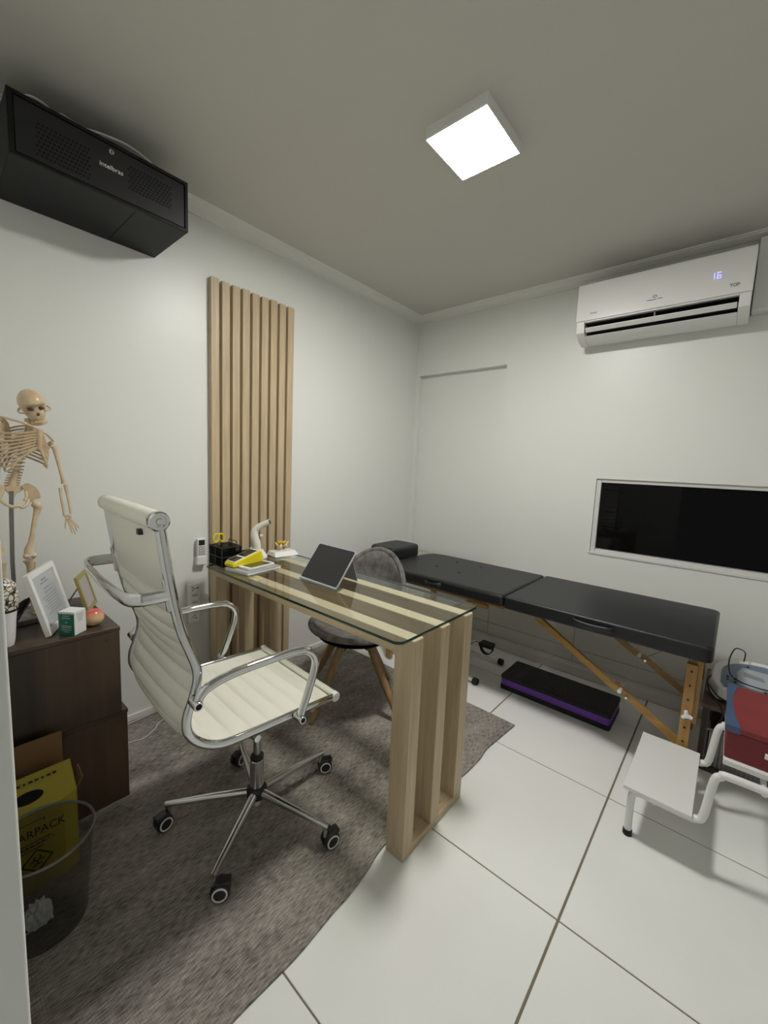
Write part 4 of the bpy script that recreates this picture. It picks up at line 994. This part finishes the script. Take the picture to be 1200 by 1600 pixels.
for v in g['verts']:
    x, y, z = v.co; a = math.atan2(y, x); rr_ = math.hypot(x, y)
    dimp = 0.16*math.exp(-(rr_/0.28)**2)*(1 if z > 0 else 0.5)
    cre = 1-0.05*math.exp(-((a-0.3)/0.22)**2)*(1-abs(z)*0.4)
    v.co = Vector((x*0.033*cre, y*0.033*cre, (z*(1-dimp))*0.0325)) + Vector((0.440, -2.465, ZK+0.0295))
obj('fruit', pm, M['peach'], T, smooth=True, angle=180)
# stone pedestal & vase
T = thing('crackle_vase', 'white vase with black crackle pattern at the left end of the walnut cube', 'vase', (0.455, -2.697, ZK))
VX, VY = 0.448, -2.705
obj('vase_body', MB().lathe([(0.022, 0), (0.026, 0.02), (0.030, 0.08), (0.034, 0.115)], (VX, VY, ZK), 28, cap=True), M['whitegloss'], T, smooth=True)
obj('dark_band', MB().lathe([(0.0345, 0.1135), (0.036, 0.117), (0.0365, 0.121)], (VX, VY, ZK), 28), M['ink'], T, smooth=True)
obj('crackle_dome', MB().lathe([(0.036, 0.121), (0.040, 0.145), (0.040, 0.175), (0.033, 0.200), (0.020, 0.215), (0.005, 0.219)], (VX, VY, ZK), 28), M['crack'], T, smooth=True)
obj('dark_easel', MB().prism([(-2.70, ZK+0.001), (-2.625, ZK+0.088), (-2.615, ZK+0.115), (-2.64, ZK+0.105), (-2.735, ZK+0.035), (-2.735, ZK+0.001)], 0.325, 0.331, 'x'), M['darkwood'], cat='easel', label='dark brown prop board leaning behind the white photo frame')

# ================================================================== SKELETON
SKX = 0.215
T = thing('skeleton_model', 'small beige plastic skeleton on a steel rod, standing on the walnut cube', 'skeleton model', (SKX-0.02, -2.64, ZK))
def K2(u, v, dx=0.0):          # flat drawing units of the model -> its standing plane
    return Vector((SKX+dx, -2.6640+0.00170*u, 1.329+0.00228*(700-v)))
def kk(*pts): return [K2(*p) for p in pts]
def bone(name, pts, r, n=10, par=None, sub=4):
    pp = smooth_path(kk(*pts), sub)
    if isinstance(r, (list, tuple)):
        R_ = []
        for i in range(len(pp)):
            t_ = i/(len(pp)-1)*(len(r)-1); k = min(int(t_), len(r)-2); R_.append(r[k]+(r[k+1]-r[k])*(t_-k))
    else: R_ = r
    return obj(name, MB().tube(pp, R_, n), M['bone'], par or T, smooth=True, angle=80)
# skull (one shaped mesh, tilted), sockets and nose recessed dark
skc = K2(52, 629, 0.02)
tilt = Matrix.Rotation(math.radians(16), 4, 'X') @ Matrix.Rotation(math.radians(14), 4, 'Y')
sm = MB(); g = bmesh.ops.create_uvsphere(sm.bm, u_segments=40, v_segments=28, radius=1)
for v in g['verts']:
    x, y, z = v.co
    X, Y, Z = x*0.052, y*0.0395, z*(0.046 if z > 0 else 0.042)
    if z < -0.1 and x > -0.2:          # face and jaw pulled down
        k = min(1, (-z-0.1)/0.9); Z -= 0.040*k; Y *= 1-0.30*k; X = X*0.75+0.008*k
    elif z < -0.1: Z *= 0.7
    for sy in (-0.016, 0.016):         # eye sockets
        d2 = ((Y-sy)/0.0095)**2+((Z+0.016)/0.0075)**2
        if x > 0 and d2 < 3: X -= 0.015*math.exp(-d2*1.1)
    d2 = (Y/0.005)**2+((Z+0.034)/0.006)**2
    if x > 0 and d2 < 3: X -= 0.010*math.exp(-d2)
    v.co = tilt @ Vector((X, Y, Z)) + skc
skull = obj('skull', sm, M['bone'], T, smooth=True, angle=180)
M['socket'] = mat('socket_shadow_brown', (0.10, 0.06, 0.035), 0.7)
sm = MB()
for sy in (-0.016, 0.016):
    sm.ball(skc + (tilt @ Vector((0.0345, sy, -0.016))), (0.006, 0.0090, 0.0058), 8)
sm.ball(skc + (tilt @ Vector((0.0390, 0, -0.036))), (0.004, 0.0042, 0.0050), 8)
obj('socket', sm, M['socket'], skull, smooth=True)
for sy in (-1, 1):
    pp = [skc + (tilt @ Vector(p)) for p in ((0.030, 0.024*sy, -0.026), (0.018, 0.042*sy, -0.028), (0.000, 0.045*sy, -0.024), (-0.010, 0.036*sy, -0.016))]
    obj('cheekbone', MB().tube(smooth_path(pp, 4), 0.0032, 8), M['bone'], skull, smooth=True)
pp = [skc + (tilt @ Vector((0.019*math.cos(a)+0.011, 0.0185*math.sin(a), -0.0690))) for a in [math.radians(-80+16*k) for k in range(11)]]
obj('jaw', MB().tube(pp, 0.0070, 8, rb=0.0075), M['bone'], skull, smooth=True)
tt = MB()
for k in range(9):
    a = math.radians(-48+12*k); tt.ball(skc + (tilt @ Vector((0.026*math.cos(a)+0.016, 0.018*math.sin(a), -0.061))), (0.0025, 0.0018, 0.004), 4)
obj('teeth', tt, M['ivory'], skull, kind='stuff')
# spine as stacked vertebrae
spine = smooth_path(kk((50, 655), (50, 672), (42, 692), (32, 712), (25, 735), (18, 752), (14, 766)), 4)
for i, p in enumerate(spine):
    r_ = 0.0080+0.0062*i/len(spine)
    vm = MB(); vm.lathe([(r_*0.95, -0.0052), (r_*0.86, 0), (r_*0.95, 0.0052)], p+Vector((-0.015, 0, 0)), 12)
    vm.tube([p+Vector((-0.02, -r_*1.65, 0.001)), p+Vector((-0.02, r_*1.65, 0.001))], 0.0028, 6)
    vm.tube([p+Vector((-0.022, 0, 0)), p+Vector((-0.040, 0, -0.004))], 0.002, 6)
    obj('vertebra', vm, M['bone'], T, smooth=True)
# sternum and ribs
bone('sternum', [(60, 671, 0.052), (59, 682, 0.056), (58, 696, 0.055), (55, 703, 0.052)], [0.010, 0.007, 0.008, 0.004], 10)
for k in range(10):
    t_ = k/9.0; bu, bv = 48-21*t_, 664+46*t_
    for sg in (-1, 1):
        sn = math.sin(PI*(k+1)/10.5)
        if sg > 0: ou, ov = 68+9*sn, 680+4.9*k
        else: ou, ov = 8-13*sn, 676+6.4*k
        if k < 7: fu, fv, fd = 60-0.4*k+sg*2, 674+3.9*k, 0.054
        elif sg > 0: fu, fv, fd = 67, 708+6*(k-7), 0.044
        else: fu, fv, fd = 36-7*(k-7), 712+4*(k-7), 0.044
        mid_b = (bu+0.45*(ou-bu), bv+0.30*(ov-bv), -0.048)
        mid_f = (ou+0.45*(fu-ou), (ov+3)+0.40*(fv-ov), 0.044)
        bone('rib', [(bu, bv, -0.024), mid_b, (ou, ov, -0.010), (ou-sg*1.5, ov+3, 0.018), mid_f, (fu, fv, fd)], 0.0036, 7, sub=4)
bone('costal_cartilage', [(57, 698, 0.055), (63, 708, 0.052), (68, 722, 0.045), (70, 730, 0.036)], 0.0045, 8)
bone('costal_cartilage', [(55, 698, 0.055), (44, 705, 0.052), (34, 712, 0.047), (22, 720, 0.044)], 0.0045, 8)
for sg in (-1, 1):
    if sg > 0: bone('clavicle', [(61, 673, 0.052), (72, 677, 0.045), (86, 687, 0.010)], 0.0040, 8)
    else: bone('clavicle', [(58, 671, 0.052), (35, 662, 0.045), (4, 655, 0.010)], 0.0040, 8)
bone('scapula', [(86, 688, 0.0), (80, 694, -0.02), (74, 705, -0.035), (72, 716, -0.04)], [0.006, 0.009, 0.010, 0.004], 8)
bone('scapula', [(4, 657, 0.0), (12, 664, -0.02), (16, 680, -0.035), (18, 694, -0.04)], [0.006, 0.009, 0.010, 0.004], 8)
# arms
bone('upper_arm_bone', [(87, 695, 0.0), (90, 703, 0.0), (95, 728, 0.004), (100, 748, 0.006), (102, 756, 0.006)], [0.010, 0.008, 0.0052, 0.0065, 0.010], 12)
bone('forearm_bone', [(104, 758, 0.008), (107, 775, 0.008), (110, 795, 0.010), (112, 808, 0.010)], [0.0075, 0.0046, 0.0040, 0.005], 10)
bone('forearm_bone', [(94, 763, 0.012), (95, 778, 0.012), (98, 798, 0.012), (100, 810, 0.012)], [0.0055, 0.0046, 0.0045, 0.006], 10)
bone('upper_arm_bone', [(4, 664, 0.0), (0, 690, 0.0), (-4, 722, 0.0)], [0.010, 0.0055, 0.008], 10)
bone('forearm_bone', [(-4, 724, 0.0), (-8, 770, 0.0)], [0.007, 0.005], 10)
wr = MB()
for (u, v_) in ((102, 811), (106, 810), (110, 812), (104, 815), (109, 816)): wr.ball(K2(u, v_, 0.012), (0.006, 0.006, 0.0045), 6)
hd_ = obj('hand', wr, M['bone'], T, smooth=True)
for (a, b, c) in (((102, 816), (100, 825), (99, 832)), ((104, 817), (108, 828), (112, 841)), ((106, 817), (112, 829), (118, 843)), ((108, 817), (116, 827), (121, 838)), ((110, 816), (118, 824), (125, 833))):
    pa, pb_, pc = K2(*a, 0.014), K2(*b, 0.018), K2(*c, 0.016)
    obj('finger_bone', MB().tube(smooth_path([pa, pb_, (pb_+pc)/2, pc], 3), [0.0032, 0.0026, 0.0024, 0.0030, 0.0024, 0.0022, 0.0027, 0.0021, 0.0020, 0.0016], 8), M['bone'], hd_, smooth=True)
# pelvis
def iliac(sg):
    mb = MB(); c0 = K2(15, 770, 0)
    def f_(u, v):
        a = math.radians(15+135*u)
        rr_ = 0.25+0.75*v
        y = sg*(0.004+0.066*rr_*math.sin(a)*1.0 + 0.0)
        z = 0.036*rr_*math.cos(a)*-1+0.010
        x = 0.030*math.cos(a*0.9)*rr_*1.0 - 0.012*v
        return K2(14, 768)+Vector((x, y, z+0.006))
    mb.grid(f_, 12, 8); o_ = obj('hip_bone', mb, M['bone'], T, smooth=True, angle=180)
    s_ = o_.modifiers.new('t', 'SOLIDIFY'); s_.thickness = 0.006; s_.offset = 0
def blade(outline, dx, th=0.008):
    mb = MB(); c = Vector((0, 0, 0))
    pp = smooth_path(kk(*[(u, v_, dx+d) for u, v_, d in outline]), 4, closed=True)
    A_ = [mb.bm.verts.new(p+Vector((th/2, 0, 0))) for p in pp]; B_ = [mb.bm.verts.new(p-Vector((th/2, 0, 0))) for p in pp]
    mb.bm.faces.new(A_); mb.bm.faces.new(B_[::-1])
    for i in range(len(pp)): mb.bm.faces.new((A_[i], B_[i], B_[(i+1) % len(pp)], A_[(i+1) % len(pp)]))
    return mb
obj('hip_bone', blade([(30, 761, 0), (38, 755, 0.004), (50, 758, 0.008), (58, 768, 0.008), (60, 779, 0.006), (52, 781, 0.002), (44, 786, 0), (38, 780, -0.004), (36, 770, -0.004)], 0.0), M['bone'], T, smooth=True, bevel=0.003)
obj('hip_bone', blade([(4, 762, 0), (-6, 754, 0.004), (-18, 757, 0.008), (-24, 768, 0.008), (-20, 779, 0.006), (-8, 784, 0), (0, 776, -0.004)], 0.0), M['bone'], T, smooth=True, bevel=0.003)
obj('sacrum', blade([(4, 762, 0), (20, 760, 0), (32, 761, 0), (30, 768, 0), (22, 772, 0), (16, 782, 0), (10, 774, 0)], -0.01, 0.014), M['bone'], T, smooth=True, bevel=0.003)
bone('pubic_arch', [(40, 782, 0), (36, 789, 0.012), (28, 793, 0.020), (22, 790, 0.022), (14, 792, 0.020), (4, 788, 0.012), (-4, 782, 0)], 0.0058, 8)
bone('pubic_arch', [(36, 768, 0.0), (37, 776, 0.004), (33, 783, 0.010)], 0.0048, 8)
bone('thigh_bone', [(46, 788, 0.004), (54, 792, 0.004), (53, 800, 0.004), (48, 815, 0.006), (44, 832, 0.008), (40, 850, 0.008), (36, 862, 0.008), (36, 872, 0.008)], [0.010, 0.015, 0.011, 0.0075, 0.0075, 0.009, 0.014, 0.017], 14)
kn_ = MB(); kn_.ball(K2(31, 872, 0.012), (0.014, 0.011, 0.011), 8); kn_.ball(K2(43, 872, 0.012), (0.014, 0.010, 0.010), 8)
obj('knee_joint', kn_, M['bone'], T, smooth=True)
bone('shin_bone', [(34, 879, 0.006), (36, 888, 0.006), (36, 905, 0.004), (36, 930, 0), (38, 955, 0), (40, 968, 0)], [0.018, 0.011, 0.0085, 0.0075, 0.007, 0.010], 12)
bone('calf_bone', [(44, 884, -0.002), (42, 905, -0.006), (42, 935, -0.006), (44, 962, -0.004)], [0.006, 0.004, 0.004, 0.006], 8)
bone('foot', [(40, 970, 0), (42, 974, 0.03), (44, 976, 0.055)], [0.010, 0.009, 0.004], 8)
bone('thigh_bone', [(-12, 788, 0.004), (-17, 795, 0.004), (-14, 830, 0.008), (-10, 870, 0.008)], [0.010, 0.015, 0.0075, 0.015], 12)
bone('shin_bone', [(-10, 879, 0.006), (-10, 930, 0), (-8, 968, 0)], [0.016, 0.0075, 0.010], 12)
pole = MB().tube([K2(14, 768, -0.004), K2(12, 800, -0.004), K2(9, 880, -0.004), (SKX-0.004, K2(9, 880).y, ZK+0.02)], 0.0065, 12)
obj('support_rod', pole, M['pole'], T, smooth=True)
obj('stone_base', MB().box(SKX-0.055, SKX+0.075, -2.690, -2.578, ZK, ZK+0.018), M['marble'], T, bevel=0.003)

# ================================================================== CARDBOARD, SHARPS BOX, BIN
T = thing('cardboard_box', 'open brown cardboard box against the walnut cubes', 'cardboard box', (0.63, -2.70, 0.009))
m = MB(); m.box(0.545, 0.550, -2.815, -2.575, 0.0095, 0.25); m.box(0.545, 0.708, -2.577, -2.572, 0.0095, 0.20) if False else m.box(0.545, 0.60, -2.574, -2.569, 0.0095, 0.205)
m.box(0.545, 0.600, -2.815, -2.570, 0.0095, 0.013)
obj('box_wall', m, M['card'], T)
obj('tall_flap', MB().box(0.545, 0.549, -2.815, -2.592, 0.25, 0.398), M['card'], T)
tri = MB(); vv = [tri.bm.verts.new(p) for p in ((0.600, -2.571, 0.20), (0.548, -2.571, 0.205), (0.558, -2.553, 0.262), (0.598, -2.548, 0.235))]
tri.bm.faces.new(vv); fo = obj('small_flap', tri, M['card'], T); s_ = fo.modifiers.new('t', 'SOLIDIFY'); s_.thickness = 0.004
T = thing('sharps_box', 'yellow cardboard sharps disposal box behind the smoky bin', 'sharps box', (0.66, -2.70, 0.009))
yx0, yx1 = 0.606, 0.700
ym = MB(); bot = [(yx1, -2.812), (yx1, -2.622), (yx1-0.020, -2.584), (yx0, -2.584), (yx0, -2.812)]
zt = [0.262, 0.262, 0.250, 0.318, 0.318]
B_ = [ym.bm.verts.new((x, y, 0.0098)) for x, y in bot]; Tt = [ym.bm.verts.new((x, y, z)) for (x, y), z in zip(bot, (0.262, 0.262, 0.262, 0.325, 0.325))]
ym.bm.faces.new(B_[::-1]); ym.bm.faces.new((Tt[0], Tt[1], Tt[3], Tt[4])); ym.bm.faces.new((Tt[1], Tt[2], Tt[3]))
for i in range(5): ym.bm.faces.new((B_[i], B_[(i+1) % 5], Tt[(i+1) % 5], Tt[i]))
obj('carton', ym, M['yellow'], T)
sl = Vector((yx0-yx1, 0, 0.063)).normalized(); nr_ = Vector((0.063, 0, yx1-yx0)).normalized()
hm = MB(); pts_ = [(math.cos(2*PI*k/28)*0.036, math.sin(2*PI*k/28)*0.018) for k in range(28)]
oc = Vector(((yx0+yx1)/2+0.008, -2.698, 0.2925-0.005))
hv = [hm.bm.verts.new(oc + Vector((0, a, 0)) + sl*b + nr_*0.0012) for a, b in pts_]; hv2 = [hm.bm.verts.new(oc + Vector((0, a, 0)) + sl*b - nr_*0.004) for a, b in pts_]
hm.bm.faces.new(hv)
for k in range(28): hm.bm.faces.new((hv[k], hv[(k+1) % 28], hv2[(k+1) % 28], hv2[k]))
obj('drop_hole', hm, M['black'], T)
text('brand_word', 'DESCARPACK', 0.034, basis((0, 1, 0), (0, 0, 1), (yx1+0.0004, -2.711, 0.196)), M['ink'], T, 0.0004, xs=0.86)
tw = MB()
for k in range(9):
    c_k = Vector(((yx0+yx1)/2-0.024, -2.745+0.0145*k, 0.3145))+nr_*0.0003
    tw.xbox((0.006, 0.010 if k % 3 else 0.006, 0.0006), Matrix.Translation(c_k) @ Matrix.Rotation(math.atan2(0.063, 0.094), 4, 'Y'))
obj('fine_print', tw, M['ink'], T)
pm_ = MB()
for k in range(3): pm_.box(yx1+0.0002, yx1+0.0008, -2.81, -2.655-0.01*k, 0.166-0.011*k, 0.1685-0.011*k)
for k in range(12): pm_.box(yx1+0.0002, yx1+0.0008, -2.79+0.0125*k, -2.784+0.0125*k, 0.158, 0.1605)
pm_.box(yx1+0.0002, yx1+0.0008, -2.81, -2.668, 0.2315, 0.2335); pm_.box(yx1+0.0002, yx1+0.0008, -2.670, -2.668, 0.222, 0.2335)
obj('printed_rules', pm_, M['ink'], T)
dc = (yx1+0.0006, -2.690, 0.103); s_ = 0.036
dd = MB()
for (a, b) in (((s_, 0), (0, s_)), ((0, s_), (-s_, 0)), ((-s_, 0), (0, -s_)), ((0, -s_), (s_, 0))):
    dd.beam((dc[0], dc[1]+a[0], dc[2]+a[1]), (dc[0], dc[1]+b[0], dc[2]+b[1]), 0.0008, 0.0035)
for q in range(3):
    a = math.radians(90+120*q); c0 = (dc[1]+0.0095*math.cos(a), dc[2]+0.0095*math.sin(a))
    aa = [a+math.radians(35+ (290)*k/14) for k in range(15)]
    dd.tube([(dc[0], c0[0]+0.0085*math.cos(t_), c0[1]+0.0085*math.sin(t_)) for t_ in aa], 0.0012, 5)
dd.tube([(dc[0], dc[1]+0.0095*math.cos(2*PI*k/14), dc[2]+0.0095*math.sin(2*PI*k/14)) for k in range(14)], 0.0008, 5, closed=True)
obj('biohazard_mark', dd, M['ink'], T)

T = thing('waste_bin', 'translucent smoke-grey waste bin beside the doorway wall', 'waste bin', (0.828, -2.690, 0.009))
bc = (0.828, -2.695, 0)
obj('bin_body', MB().lathe([(0.001, 0.0105), (0.090, 0.0105), (0.096, 0.016), (0.118, 0.272)], bc, 40, cap=False), M['binplastic'], T, smooth=True)
obj('bin_rim', MB().tube([(bc[0]+0.118*math.cos(2*PI*k/40), bc[1]+0.118*math.sin(2*PI*k/40), 0.274) for k in range(40)], 0.0035, 8, closed=True), mat('smoke_rim', (0.16, 0.16, 0.15), 0.3), T, smooth=True)
pg = MB(); g = bmesh.ops.create_icosphere(pg.bm, subdivisions=3, radius=1)
for v in g['verts']:
    n_ = 1+0.35*math.sin(v.co.x*9+v.co.z*5)*math.cos(v.co.y*8); v.co = Vector((v.co.x*0.026*n_, v.co.y*0.030*n_, v.co.z*0.034*n_))+Vector((0.838, -2.712, 0.058))
obj('crumpled_tissue', pg, M['paper'], cat='tissue', label='crumpled white tissue in the smoke-grey bin')
obj('cotton_swab', MB().tube([(0.850, -2.745, 0.03), (0.87, -2.70, 0.052), (0.873, -2.688, 0.060)], [0.0015, 0.0015, 0.006], 8), M['paper'], smooth=True, cat='swab', label='thin white swab leaning inside the smoke-grey bin')

# ================================================================== FLOOR CABLES
obj('power_cable', MB().tube(smooth_path([(0.075, -2.38, 0.014), (0.045, -2.27, 0.014), (0.035, -2.19, 0.014), (0.03, -2.10, 0.014), (0.06, -2.03, 0.014), (0.10, -2.06, 0.014)], 6), 0.0028, 8), M['whitecable'], smooth=True, cat='cable', label='white cord running along the left baseboard')
obj('power_cable', MB().tube(smooth_path([(0.19, -2.37, 0.0125), (0.185, -2.29, 0.0125), (0.20, -2.235, 0.0125), (0.165, -2.17, 0.0125), (0.13, -2.14, 0.0125), (0.10, -2.07, 0.0125), (0.07, -1.99, 0.0125), (0.05, -1.93, 0.0125)], 6), 0.0028, 8), M['whitecable'], smooth=True, cat='cable', label='white cord curving across the rug by the walnut cubes')
